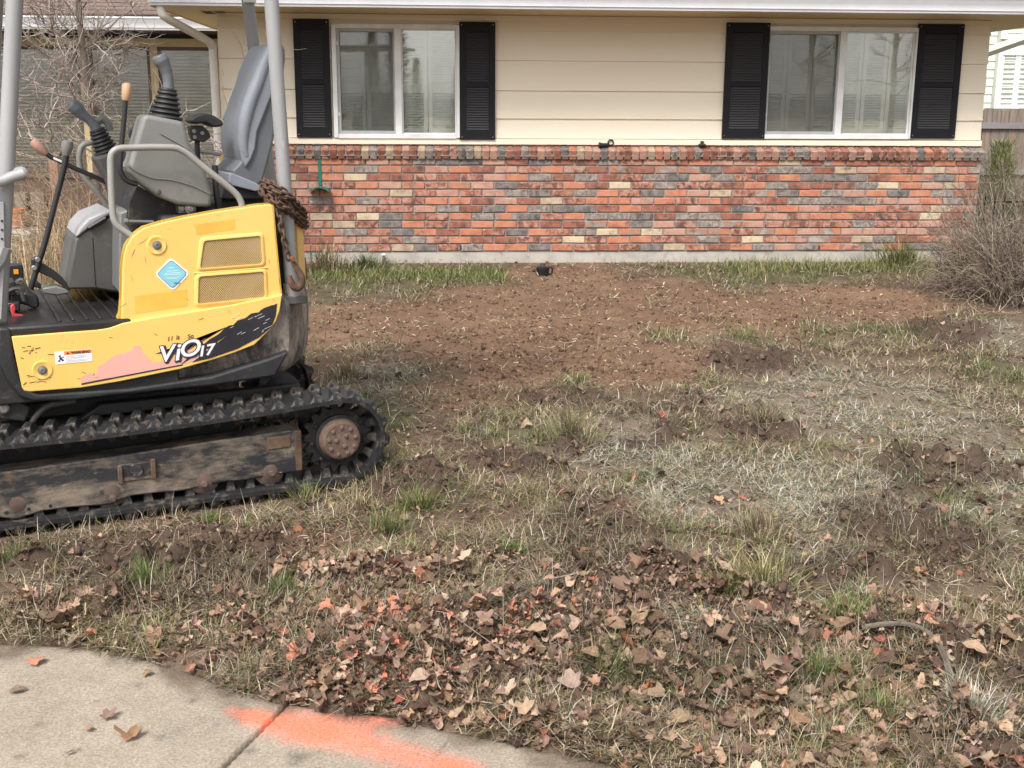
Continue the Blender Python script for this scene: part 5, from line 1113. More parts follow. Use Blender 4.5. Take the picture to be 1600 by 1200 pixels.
# tangled dry shrubs
DRY = [(.22, .17, .13), (.31, .25, .19), (.12, .09, .07), (.40, .335, .26), (.25, .18, .13), (.07, .055, .043)]
def tangle(c, rx, ry, h, n, cols, lab, name='dry_shrub', k=8, rad=.0032, arch=.8, cat='shrub', group=None, up=.0):
    ph = rng.uniform(0, 2 * pi, n); q = np.sqrt(rng.uniform(0, 1, n)) * .55
    P = np.zeros((n, k, 3)); P[:, 0] = np.stack([c[0] + rx * q * np.cos(ph), c[1] + ry * q * np.sin(ph), np.full(n, c[2])], 1)
    az = ph + rng.normal(0, .7, n); el = rng.uniform(.55 + up, 1.45, n); tot = h * rng.uniform(.55, 1.25, n); st = tot / (k - 1) * 1.25
    for j in range(1, k):
        el = el - rng.uniform(-.05, .42, n) * arch; az = az + rng.normal(0, .42, n)
        sc = np.stack([np.cos(az) * np.cos(el) * rx / h * 1.1, np.sin(az) * np.cos(el) * ry / h * 1.1, np.sin(el)], 1)
        P[:, j] = P[:, j - 1] + sc * st[:, None]; P[:, j, 2] = np.maximum(P[:, j, 2], c[2] - .0)
    R = rad * np.linspace(1, .35, k)[None] * rng.uniform(.5, 1.3, (n, 1))
    parts = [stems(P, R, pick(cols, n, .2))]
    # side twigs
    m = n * 2; src = rng.integers(0, n, m); jj = rng.integers(2, k, m); B = P[src, jj]; kk = 4; Q = np.zeros((m, kk, 3)); Q[:, 0] = B; d = rng.normal(0, 1, (m, 3)); d /= np.linalg.norm(d, axis=1, keepdims=True)
    for j in range(1, kk): Q[:, j] = Q[:, j - 1] + (d + rng.normal(0, .35, (m, 3))) * (h * .055)
    Q[..., 2] = np.maximum(Q[..., 2], c[2]); parts.append(stems(Q, np.full((m, kk), rad * .42), pick(cols, m, .22)))
    V, T, C = join(parts); V = V - np.array(c)
    o = np_mesh(name, V, T, m_stem, C); o.location = tuple(c); tag(o, lab, cat, group); return o
def gp(px, py, dz=-.01):
    X = gpt(px, py); return (X[0], X[1], float(base_z(X[0], X[1])) + dz)
tangle(gp(1522, 462), .32, .28, .74, 520, DRY, 'brownish grey tangle of dry stems at the right corner of the brick wall')
tangle(gp(1592, 474), .42, .36, .95, 560, DRY, 'taller dry tangle at the right edge in front of the iron fence')
tangle(gp(1572, 440), .40, .34, .80, 380, [(.24, .215, .17), (.30, .27, .21), (.19, .16, .13)], 'thin dry shrub between the brick corner and the iron fence', rad=.0028)
ex = HF.w(HF.Y(1572, 300, 4.0)); ex = (ex[0], ex[1], .1)
tangle(ex, .7, .5, .95, 380, [(.20, .175, .125), (.27, .235, .16), (.15, .125, .09)], 'pale dry bush in front of the wooden fence', rad=.004)
# yellow green bush
eb = HF.w(HF.Y(1564, 250, 4.8)); n = 2000
th_, u_ = rng.uniform(0, 2 * pi, n), rng.uniform(0, 1, n); hh2 = rng.uniform(0, 1, n); rr_ = .30 * np.sqrt(u_) * (1.05 - .6 * hh2) * (1 + .3 * np.sin(th_ * 5 + hh2 * 9))
B = np.stack([rr_ * np.cos(th_), rr_ * np.sin(th_), hh2 * .98], 1)
V, T, C = blades(B, rng.uniform(.06, .13, n), rng.uniform(.008, .014, n), rng.uniform(.1, .9, n), th_ + rng.normal(0, .5, n), rng.uniform(-.2, .3, n), pick([(.27, .28, .12), (.20, .23, .10), (.34, .32, .16), (.15, .18, .08)], n))
bush = empty('evergreen_shrub', (eb[0], eb[1], .12), 0, label='yellow green shrub in front of the wooden fence', cat='shrub')
np_mesh('foliage', V, T, m_plant, C, parent=bush); MB().tube([(0, 0, -.05), (.01, 0, .6), (0, .01, 1.0)], [.02, .014, .006], 6).build('trunk', MATS['weathered_cedar'], bush)
# bare tree behind the digger
def bare_tree(loc, h, tr, lab, seed, twig=.0035, nb=26, spread=1.0, lean=0., cols=DRY, levels=3, kmin=.12, group=None, dens=1.0, reach=(.16, .34)):
    rg = np.random.default_rng(seed); root = empty('bare_tree', loc, 0, label=lab, cat='tree', group=group)
    tp = [(0, 0, -.1), (.01 * h, .0, h * .25), (-.005 * h, .01 * h, h * .5), (.012 * h + lean, 0, h * .75), (.01 * h + lean, 0, h)]
    m_b = MATS.get('tree_bark') or M('tree_bark', [(.3, (.13, .10, .085)), (.7, (.24, .20, .17))], 16, .95, bump=.6, bscale=70, stretch=(1, 1, .3))
    sp_ = spline(tp, 4); nn_ = len(sp_); MB().tube(sp_, [tr * (1 - .8 * i / nn_) for i in range(nn_)], 9).build('trunk', m_b, root, ang=70)
    segs = []
    def grow(p, d, L, r, lv):
        k = 7; pts = [np.array(p)]; d = np.array(d) / np.linalg.norm(d)
        for j in range(k - 1):
            d = d + rg.normal(0, .16, 3) + np.array([0, 0, .035]); d /= np.linalg.norm(d); pts.append(pts[-1] + d * L / (k - 1))
        segs.append((np.array(pts), r, lv))
        if lv < levels:
            for q in range(int(rg.integers(4, 8) * dens)):
                i = int(rg.integers(1, k)); dd = (pts[i] - pts[i - 1]); dd /= np.linalg.norm(dd); s = rg.normal(0, 1, 3); s -= dd * (s @ dd); s /= np.linalg.norm(s)
                grow(pts[i], dd * .6 + s * .8, L * rg.uniform(.35, .62), r * .55, lv + 1)
    for k in range(nb):
        t = rg.uniform(kmin, 1.0); i = int(t * (nn_ - 1)); p = sp_[min(i, nn_ - 1)]; a = rg.uniform(0, 2 * pi); grow(p, (cos(a) * spread, sin(a) * spread, rg.uniform(.1, 1.1)), h * rg.uniform(*reach) * (1.15 - .5 * t), tr * .28 * (1.1 - .6 * t), 1)
    P = np.stack([s[0] for s in segs]); R = np.stack([np.linspace(max(s[1], twig), max(s[1] * .4, twig * .7), 7) for s in segs])
    V, T, C = stems(P, R, pick(cols, len(segs), .2)); np_mesh('crown', V, T, m_stem, C, parent=root); return root
tx = ray(146, 300); tx = CAMP + tx * (9.2 / tx[1])
bare_tree((tx[0], 9.2, .1), 4.2, .038, 'bare young tree with pale twigs in front of the porch windows', 5, .0020, 60, 1.25, cols=[(.38, .325, .28), (.30, .25, .21), (.44, .39, .34), (.25, .20, .165)], kmin=.2, dens=1.7, reach=(.12, .275))
tb = ray(150, 420); tb = CAMP + tb * (8.6 / tb[1])
BRN = [(.33, .225, .155), (.27, .175, .12), (.42, .31, .22), (.20, .125, .085)]
tangle((tb[0] + .05, 8.7, .08),   .55, .40, 1.10, 1200, BRN, 'reddish brown dry bush at the foot of the bare tree', rad=.0035)
tg = ray(118, 440); tg = CAMP + tg * (8.0 / tg[1])
n = 700; B = np.stack([rng.normal(0, .22, n), rng.normal(0, .12, n), np.zeros(n)], 1)
V, T, C = blades(B, rng.uniform(.45, .95, n), rng.uniform(.004, .008, n), rng.uniform(.02, .5, n), rng.uniform(0, 6.28, n), rng.uniform(0, .7, n), pick([(.46, .36, .22), (.52, .42, .28), (.40, .31, .19)], n))
tag(np_mesh('dry_grass_clump', V, T, m_plant, C), 'tall straw coloured grass clump behind the digger pedestal', 'grass clump').location = (tg[0], 8.0, .07)
lpx = ray(45, 400); lpx = CAMP + lpx * (8.9 / lpx[1]); n = 420
B = np.stack([rng.normal(0, .22, n), rng.normal(0, .12, n), rng.uniform(0, .22, n)], 1)
V, T, C = blades(B, rng.uniform(.05, .11, n), rng.uniform(.018, .035, n), rng.uniform(.2, 1.2, n), rng.uniform(0, 6.28, n), rng.uniform(0, .4, n), pick([(.06, .07, .03), (.09, .095, .045), (.12, .075, .05)], n))
lpl = empty('leafy_plant', (lpx[0], 8.9, .1), 0, label='low dark leafy plant below the porch beside the digger post', cat='plant'); np_mesh('foliage', V, T, m_plant, C, parent=lpl)['kind'] = 'stuff'; MB().tube([(0, 0, -.05), (.02, 0, .12), (.0, .02, .26)], [.012, .008, .004], 6).build('stem', MATS['weathered_cedar'], lpl)
# porch things
m_terra = M('terracotta', (.50, .19, .08), 10, .85, bump=.2)
fp = HF.w(HF.Y(27, 352, PW - .25)); MB().lathe([(.075, 0), (.10, .15), (.112, .152), (.112, .19), (.095, .19), (.09, .16)], (0, 0, 0), (0, 0, 1), 18).build('flower_pot', m_terra)
tag(bpy.data.objects['flower_pot'], 'orange clay flower pot on the porch', 'flower pot').location = (fp[0], fp[1], fp[2])
m_wood = M('raw_wood', [(.3, (.22, .13, .09)), (.7, (.36, .23, .16))], 8, .8, bump=.2, stretch=(4, 4, .4))
a, b = HF.Y(76, 240, PW - .3), HF.Y(98, 345, PW - .3); MB().box(a[0], b[0], PW - .32, PW - .28, -.05, a[2]).build('porch_board', m_wood, house, bevel=.004)
for p0, p1 in ((22, 44), (47, 72)):
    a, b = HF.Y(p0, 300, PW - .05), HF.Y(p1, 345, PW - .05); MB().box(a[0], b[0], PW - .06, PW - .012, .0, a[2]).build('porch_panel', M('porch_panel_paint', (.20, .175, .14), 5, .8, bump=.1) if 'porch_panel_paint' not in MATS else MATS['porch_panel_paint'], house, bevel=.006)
# trees across the street, seen only as reflections in the window glass
def conifer(x, y, h, r, lab, seed):
    rg = np.random.default_rng(seed); root = empty('conifer', (x, y, 0), 0, label=lab, cat='tree'); n = 3600
    t = rg.uniform(0, 1, n) ** 1.3; a = rg.uniform(0, 6.28, n); lay_ = np.floor(t * 13) / 13; rr = r * (1 - t) * (.35 + .65 * rg.uniform(0, 1, n)) * (.75 + .35 * np.sin(lay_ * 40 + a * 3))
    B = np.stack([rr * np.cos(a), rr * np.sin(a), .06 * h + t * h * .94], 1); V, T, C = blades(B, rg.uniform(.3, .7, n) * h / 9, rg.uniform(.08, .2, n) * h / 9, rg.uniform(.9, 1.7, n), a + rg.normal(0, .5, n), rg.uniform(0, .4, n), pick([(.035, .055, .03), (.05, .07, .035), (.025, .04, .025)], n))
    np_mesh('crown', V, T, m_plant, C, parent=root); MB().tube([(0, 0, -.1), (0, 0, h * .9)], [.16 * h / 8, .03], 7).build('trunk', MATS['tree_bark'], root)
for k, (x, y, h, r) in enumerate([(.1, -24, 6.0, .75), (.95, -27, 3.5, .62), (2.45, -25, 3.3, .6), (-.85, -24, 4.6, .8)]):
    conifer(x, y, h, r, ['tall dark conifer mirrored at the left edge of the bright left window pane', 'broad conifer mirrored in the middle of the bright left window pane', 'small conifer mirrored at the right edge of the bright left window pane', 'dark conifer mirrored in the screened left window pane'][k], 50 + k)
for k, (x, y, h) in enumerate([(15.6, -22, 7.5), (19.3, -23, 8.0)]):
    bare_tree((x, y, 0), h, .17, ['bare street tree mirrored in the screened pane of the right window', 'bare street tree mirrored in the bright pane of the right window'][k], 80 + k, .012, 16, 1.1, dens=.7)

# ------------------------------------------------------------------ lawn cover: thatch, grass, clods, leaves
GTOT = 225000
def sample(n, wf, x0=-5.6, x1=6.2, y0=1.85, y1=10.75):
    """points on the lawn, thinned by weight wf(x, y)"""
    out = []; got = 0
    while got < n:
        m = 200000; v = rng.uniform(0, 1, m); y = 1 / (1 / y0 + v * (1 / y1 - 1 / y0)); hw = .55 * y + .75; x = rng.uniform(-1, 1, m) * hw
        keep = (rng.uniform(0, 1, m) < wf(x, y) * np.clip(hw / 3.0, .2, 1.2)) & (sdist(x, y, SLAB) < .05 * fbm(x, y, 7, 4, 13) * rng.uniform(0, 1.3, m)); q = np.stack([x[keep], y[keep]], 1); out.append(q); got += len(q)
        if len(out) > 60: break
    return np.concatenate(out)[:n]
def under_tracks(x, y):
    d = np.stack([x - EF.O[0], y - EF.O[1]], -1); lx, ly = d @ EF.x[:2], d @ EF.y[:2]
    return (lx > -1.9) & (lx < .06) & (((ly > -.03) & (ly < .26)) | ((ly > 1.02) & (ly < 1.31)))
clump = lambda x, y: .10 + 1.25 * smooth(.42, .62, fbm(x, y, 5.5, 4, 61))
def cover_w(x, y): return np.clip((1 - .93 * zone('dirt', x, y, 1.1)) * (1 - .78 * zone('dark', x, y)) * (1 - .8 * track_near(x, y) * (x < -.95)) * clump(x, y), .012, 1)
# 1 lying thatch and dead grass
P2 = sample(GTOT, cover_w); x, y = P2.T; ok = ~under_tracks(x, y); x, y = x[ok], y[ok]; n = len(x); z = gzs(x, y)
pal, grn, drk = zone('pale', x, y), zone('green', x, y) * smooth(.42, .58, fbm(x, y, 6, 3, 83)), zone('dark', x, y)
C = pick(STRAW, n, .22); u = rng.uniform(0, 1, n)
hue = fbm(x, y, 2.6, 3, 71)
C = np.where((u < .75 * pal)[:, None], pick(GREYS, n, .18), C); u = rng.uniform(0, 1, n)
C = np.where((u < .15 + .32 * smooth(.45, .68, hue))[:, None], pick(OLIVE, n), C); u = rng.uniform(0, 1, n)
C = np.where((u < .07 + .68 * grn)[:, None], pick(GREEN, n), C)
C = C * (1 - .45 * drk)[:, None]
far = np.clip(y / 6, .75, 1.6)
L = rng.uniform(.025, .085, n) * (1 + .15 * grn); W = rng.lognormal(-5.85, .38, n).clip(.0014, .0065) * far; lift_ = rng.uniform(-.004, .03, n) * (1 - .4 * grn)
parts = [blades(np.stack([x, y, z + lift_], 1), L, W, np.clip(rng.normal(1.22, .30, n) + .16 * pal - .35 * grn, .1, 1.62), rng.uniform(0, 6.283, n), rng.uniform(-.25, .55, n), C, rng.normal(0, .12, n))]
# fine taller wisps
P2 = sample(15000, lambda a, b: np.clip((1 - zone('dirt', a, b)) * (clump(a, b) + .3 * zone('leaf', a, b)), .02, 1)); x, y = P2.T; ok = ~under_tracks(x, y); x, y = x[ok], y[ok]; n = len(x)
parts.append(blades(np.stack([x, y, gzs(x, y)], 1), rng.uniform(.06, .15, n), rng.uniform(.0014, .0026, n) * np.clip(y / 6, .8, 1.4), rng.uniform(.1, 1.1, n), rng.uniform(0, 6.283, n), rng.uniform(0, .6, n), pick(STRAW + OLIVE + GREYS, n)))
# green strips along the wall
for (px0, px1, py, ll, cc, m) in ((490, 790, 432, .075, GREEN + OLIVE, 5200), (1010, 1180, 418, .06, GREEN + OLIVE + STRAW, 900), (1130, 1500, 420, .12, GREEN + OLIVE + STRAW[:2], 4600), (560, 1300, 410, .035, OLIVE + STRAW, 700)):
    t = rng.uniform(0, 1, m); a, b = gpt(px0, py), gpt(px1, py); x = a[0] + (b[0] - a[0]) * t; y = a[1] + (b[1] - a[1]) * t + rng.normal(0, .20 if ll > .065 else .05, m); wy = HF.O[1] + (x - HF.O[0]) * tan(HF.yaw) - .03
    y = np.minimum(y, wy - np.abs(rng.normal(0, .05, m)))
    parts.append(blades(np.stack([x, y, gzs(x, y)], 1), rng.uniform(.4, 1.2, m) * ll, rng.uniform(.003, .006, m), rng.uniform(.3, 1.4, m), rng.uniform(0, 6.283, m), rng.uniform(0, .7, m), pick(cc, m)))
V, T, C = join(parts)
m_grass = Mattr('grass_blades', .8, 40., .15, trans=.18, bump=0)
tag(np_mesh('grass', V, T, m_grass, C), kind='stuff')
# 2 clods of soil
def ico(sub=1):
    bm = bmesh.new(); bmesh.ops.create_icosphere(bm, subdivisions=sub, radius=1); v = np.array([q.co[:] for q in bm.verts]); t = np.array([[q.index for q in f.verts] for f in bm.faces]); bm.free(); return v, t
def rotm(n, tilt):
    a, b, c = rng.uniform(0, 6.283, n), rng.normal(0, tilt, n), rng.normal(0, tilt, n)
    ca, sa, cb, sb, cc, sc = np.cos(a), np.sin(a), np.cos(b), np.sin(b), np.cos(c), np.sin(c); Z, O = np.zeros(n), np.ones(n)
    Rz = np.stack([ca, -sa, Z, sa, ca, Z, Z, Z, O], 1).reshape(n, 3, 3); Rx = np.stack([O, Z, Z, Z, cb, -sb, Z, sb, cb], 1).reshape(n, 3, 3); Ry = np.stack([cc, Z, sc, Z, O, Z, -sc, Z, cc], 1).reshape(n, 3, 3)
    return Rz @ Rx @ Ry
def scatter(pv, pt, pos, R, S, C):
    n, k = len(pos), len(pv); V = np.einsum('nij,kj->nki', R, pv) * S[:, None, :] if S.ndim == 2 else np.einsum('nij,kj->nki', R, pv) * S[:, None, None]
    V = V + pos[:, None]; T = pt[None] + (np.arange(n) * k)[:, None, None]; return V.reshape(-1, 3), T.reshape(-1, 3), (np.repeat(C, k, 0) if C.ndim == 2 else C.reshape(-1, 3))
iv, it = ico(1); parts = []
for q in range(4):
    pv = iv * (1 + rng.normal(0, .34, (len(iv), 1))) * np.array([1, .8, .62])
    P2 = sample(4000, lambda a, b: np.clip(.9 * zone('dark', a, b) + .26 * zone('dirt', a, b) + .13, 0, 1)); x, y = P2.T; ok = ~under_tracks(x, y); x, y = x[ok], y[ok]; n = len(x)
    s = np.clip(rng.lognormal(-5.15, .6, n), .002, .022); zd = zone('dirt', x, y)
    C = pick([(.075, .048, .034), (.10, .066, .046), (.06, .04, .03), (.125, .082, .057)], n) * (1 + .5 * zd)[:, None]
    parts.append(scatter(pv, it, np.stack([x, y, gzs(x, y) + s * .25], 1), rotm(n, .6), s, C))
pv = iv * (1 + rng.normal(0, .2, (len(iv), 1))) * np.array([1, .85, .7])
P2 = sample(8000, lambda a, b: np.clip(zone('dirt', a, b, .8) + .25 * zone('dark', a, b) - .05, 0, 1) * (.25 + .75 * smooth(.4, .65, fbm(a, b, 3.5, 3, 33))), y0=3.0); x, y = P2.T; ok = ~under_tracks(x, y); x, y = x[ok], y[ok]; n = len(x)
s = np.clip(rng.lognormal(-5.0, .5, n), .003, .022); parts.append(scatter(pv, it, np.stack([x, y, gz(x, y) + s * .2], 1), rotm(n, .6), s, soil_col(x, y) * rng.uniform(.62, 1.12, (n, 1))))
V, T, C = join(parts); tag(np_mesh('soil_clods', V, T, m_soil, C), kind='stuff')
# 3 dark root mats and straw bits lying about
def litter(n, wf, L0, L1, w0, w1, cols, lift=.012):
    P2 = sample(n, wf); x, y = P2.T; ok = ~under_tracks(x, y); x, y = x[ok], y[ok]; n = len(x); a = rng.uniform(0, 6.283, n); L = rng.uniform(L0, L1, n)
    k = 4; P = np.zeros((n, k, 3)); P[:, 0] = np.stack([x, y, gzs(x, y) + rng.uniform(.001, lift, n)], 1)
    for j in range(1, k):
        a = a + rng.normal(0, .35, n); P[:, j, :2] = P[:, j - 1, :2] + np.stack([np.cos(a), np.sin(a)], 1) * (L / (k - 1))[:, None]; P[:, j, 2] = gzs(P[:, j, 0], P[:, j, 1]) + rng.uniform(.001, lift, n)
    return stems(P, rng.uniform(w0, w1, (n, 1)) * np.linspace(1, .6, k)[None] * np.clip(y / 5, .8, 1.5)[:, None], pick(cols, n, .22))
V, T, C = join([litter(9000, lambda a, b: np.clip(zone('dark', a, b) + .12, 0, 1), .02, .07, .0006, .0013, [(.10, .07, .05), (.15, .11, .08), (.21, .16, .12)], .02),
                litter(6500, lambda a, b: np.clip(.35 + .5 * zone('leaf', a, b), 0, 1), .03, .10, .0006, .0013, STRAW + GREYS, .02),
                litter(1900, lambda a, b: zone('dirt', a, b) * .8 + .05, .012, .035, .0016, .003, [(.52, .44, .33), (.44, .36, .25), (.33, .26, .18)], .008)])
tag(np_mesh('plant_litter', V, T, m_stem, C), kind='stuff')
# 4 leaves
m_leaf = Mattr('dry_leaf', .78, 110., .28, trans=.15, bump=.2)
def leafproto(kind, seed):
    r = np.random.default_rng(seed); n = 15; a = np.linspace(0, 2 * pi, n, endpoint=False) + pi / n
    if kind == 0:      # lobed
        rad = .62 + .38 * np.abs(np.cos(a * 2.5)) ** 1.4; rad *= .8 + .25 * np.sin(a)
    elif kind == 1:    # heart or oval
        rad = .62 + .30 * np.maximum(np.sin(a), 0) ** 2 + .05 * np.cos(a * 9)
    else:              # narrow
        rad = 1 / np.sqrt((np.cos(a) / .42) ** 2 + (np.sin(a) / .95) ** 2)
    rad = rad * (1 + r.normal(0, .09, n)); x, y = rad * np.cos(a), rad * np.sin(a)
    cf, cy, tw = r.uniform(.2, 1.3), r.uniform(-.9, .9), r.uniform(-.8, .8)
    f = lambda x, y: cf * np.abs(x) ** 1.25 + cy * y * y + tw * x * y
    zo = f(x, y) + r.normal(0, .10, n); xi, yi = x * .5, y * .5; zi = f(xi, yi) + r.normal(0, .04, n)
    v = np.concatenate([np.stack([x, y, zo], 1), np.stack([xi, yi, zi], 1), [[0, 0, 0]], [[-.03, -.6, f(0, .6)], [.03, -.6, f(0, .6)], [.05, -1.35, .3 + cy * .5]]])
    t = []
    for i in range(n): k = (i + 1) % n; t += [(i, k, n + k), (i, n + k, n + i), (n + i, n + k, 2 * n)]
    t.append((2 * n + 1, 2 * n + 2, 2 * n + 3)); v[n:2 * n, :2] *= (1 + r.normal(0, .12, (n, 1))); v[:, 2] -= v[:n, 2].min() * .5
    return v, np.array(t)
LP = [leafproto(k % 3 if k < 12 else (k % 2 if k < 18 else 0), 200 + k) for k in range(21)]
LCOL = [(.22, .14, .095), (.32, .21, .148), (.155, .095, .064), (.42, .30, .22), (.115, .070, .048), (.34, .215, .148), (.24, .16, .113), (.20, .13, .09), (.17, .113, .08), (.38, .26, .195), (.13, .082, .06)]
RUST = [(.33, .13, .075), (.38, .19, .11), (.28, .10, .065)]
PAINTC = gpt(640, 1040)
def leafcols(x, y, n):
    c = pick(LCOL, n, .16); u = rng.uniform(0, 1, n); c = np.where((u < .035)[:, None], pick(RUST, n), c)
    pd_ = np.zeros(n)
    for px, py, r in ((640, 1070, .10), (560, 990, .11), (520, 1060, .07), (640, 960, .08), (830, 985, .09), (700, 1000, .06), (1100, 820, .09), (1230, 880, .06)):
        q = gpt(px, py); pd_ = np.maximum(pd_, np.exp(-((x - q[0]) ** 2 + (y - q[1]) ** 2) / r ** 2))
    w_ = (rng.uniform(0, 1, n) < pd_ * .38) * rng.uniform(.3, .9, n)
    return c * (1 - w_)[:, None] + np.array((.66, .22, .14)) * w_[:, None]
def leaf_w(a, b):
    e = sdist(a, b, SLAB); return np.clip(.75 * smooth(-.55, -.12, e) * smooth(-1.3, -.3, a) + 1.0 * zone('leaf', a, b, .9) * (.22 + .78 * smooth(.34, .62, fbm(a, b, 4.5, 4, 91))) + .085 * (1 - zone('dirt', a, b)) + .004, 0, 1)
NLEAF = 11000
P2 = sample(NLEAF, leaf_w, y0=1.9); x, y = P2.T; ok = ~under_tracks(x, y); P2 = P2[ok]; x, y = P2.T; n = len(x)
S = np.clip(rng.lognormal(-4.30, .46, n), .005, .036) * np.where(y > 5.5, .9, 1); cc = leafcols(x, y, n)
pile = zone('leaf', x, y); zz = gzs(x, y) + S * .25 + rng.uniform(0, .035, n) * pile
show = S / np.hypot(y, 1.5); inframe = (y > 2.35) & (np.abs(x) < .43 * np.sqrt(y * y + 2.2)); order = np.argsort(-(show * inframe)); big = order[:285]; isbig = np.zeros(n, bool); isbig[big] = True
kinds = rng.integers(0, 21, n); parts = []
for k in range(21):
    s = (~isbig) & (kinds == k); pv, pt = LP[k]
    shade = 1 + rng.normal(0, .10, (s.sum(), len(pv), 1)); parts.append(scatter(pv, pt, np.stack([x[s], y[s], zz[s]], 1), rotm(s.sum(), .30), S[s], np.clip(cc[s][:, None, :] * shade, .01, .9)))
for q in range(5):       # crumbled bits of leaf
    m = 7; aa = np.sort(rng.uniform(0, 2 * pi, m)); rd = rng.uniform(.45, 1.1, m); fv = np.concatenate([np.stack([rd * np.cos(aa), rd * np.sin(aa), rng.normal(0, .28, m)], 1), [[0, 0, .12]]]); ft = np.array([(i, (i + 1) % m, m) for i in range(m)])
    F2 = sample(5200, lambda a, b: np.clip(leaf_w(a, b) + .03, 0, 1)); fx, fy_ = F2.T; ok = ~under_tracks(fx, fy_); fx, fy_ = fx[ok], fy_[ok]; n_ = len(fx); fs_ = np.clip(rng.lognormal(-4.95, .4, n_), .003, .015)
    parts.append(scatter(fv, ft, np.stack([fx, fy_, gzs(fx, fy_) + rng.uniform(.002, .022, n_)], 1), rotm(n_, .5), fs_, leafcols(fx, fy_, n_) * rng.uniform(.7, 1.15, (n_, 1))))
V, T, C = join(parts); tag(np_mesh('fallen_leaves', V, T, m_leaf, C), kind='stuff')
LMESH = {}
def leaf_obj(k, col, loc, R, s, label, group):
    key = (k, tuple(np.round(np.array(col) * 7).astype(int)))
    if key not in LMESH:
        pv, pt = LP[k]; c = np.clip(np.array(col)[None] * (1 + rng.normal(0, .12, (len(pv), 1))), .01, .9); o = np_mesh('fallen_leaf', pv, pt, m_leaf, c); LMESH[key] = o.data
    else: o = link('fallen_leaf', LMESH[key])
    M4 = Matrix([list(map(float, r)) for r in R]).to_4x4(); o.matrix_basis = Matrix.Translation(loc) @ M4 @ Matrix.Diagonal((float(s), float(s), float(s) * (.62 if group else .5), 1))
    return tag(o, label, 'leaf', group)
LAND = [(t, gpt(px, py)) for t, px, py in [('beside the orange paint', 560, 1080), ('right of the concrete corner', 900, 1150), ('beside the curved edging strip', 1440, 1060), ('below the brown stick', 790, 1000), ('beside the leftmost bright tuft', 250, 970), ('beside the blue green tuft', 440, 985), ('around the tall yellow tuft', 1180, 960), ('on the dark turned soil', 950, 890), ('along the left concrete edge', 60, 985), ('beside the corner grey tuft', 1530, 1140), ('around the yellow green tuft', 1340, 1140), ('behind the near track', 700, 760), ('around the dark green tuft', 960, 1070)]]
RR = rotm(len(big), .30)
for q, i in enumerate(big):
    c = cc[i]; lum = c.mean(); sat = c[0] / max(c[1], .01)
    cw = 'paint splashed orange' if sat > 2.6 and lum > .26 else 'rust red' if sat > 2.1 else 'pale tan' if lum > .33 else 'light brown' if lum > .24 else 'mid brown' if lum > .17 else 'dark brown'
    sw = ['lobed', 'oval', 'narrow'][kinds[i] % 3 if kinds[i] < 12 else (kinds[i] % 2 if kinds[i] < 18 else 0)]
    pl = min(LAND, key=lambda t: (t[1][0] - x[i]) ** 2 + (t[1][1] - y[i]) ** 2)[0]
    zw = 'large' if S[i] > .030 else 'medium' if S[i] > .024 else 'small'
    leaf_obj(int(kinds[i]), c, (float(x[i]), float(y[i]), float(zz[i]) + .006), RR[q], S[i] * 1.08, f'{zw} {cw} {sw} leaf {pl}', 'dry leaves littering the lawn')
for px, py, s, k, col, lab in [(57, 1037, .036, 1, (.46, .20, .13), 'flat reddish leaf on the concrete near its left edge'), (205, 1155, .042, 3, (.25, .18, .145), 'dark crumpled leaf alone on the middle of the concrete'), (137, 1143, .020, 0, (.38, .26, .19), 'small torn tan leaf left of the dark crumpled leaf on the concrete'), (168, 1124, .028, 6, (.22, .17, .14), 'flat grey leaf scrap above the dark crumpled leaf on the concrete'), (28, 1082, .026, 2, (.20, .15, .13), 'thin dark leaf at the left end of the concrete'), (250, 1032, .022, 4, (.36, .23, .17), 'small brown leaf at the litter edge above the concrete'), (232, 1055, .020, 1, (.30, .19, .16), 'small oval brown leaf on the upper part of the concrete'), (413, 1083, .022, 7, (.42, .31, .25), 'pale leaf at the top end of the joint in the concrete'), (110, 1180, .012, 5, (.20, .15, .13), 'tiny dark leaf scrap at the bottom left of the concrete')]:
    g = gpt(px, py); d = ray(px, py); g = CAMP + d * ((.0 - EYE) / d[2]); leaf_obj(k, col, (g[0], g[1], .008), rotm(1, .12)[0], s, lab, None)
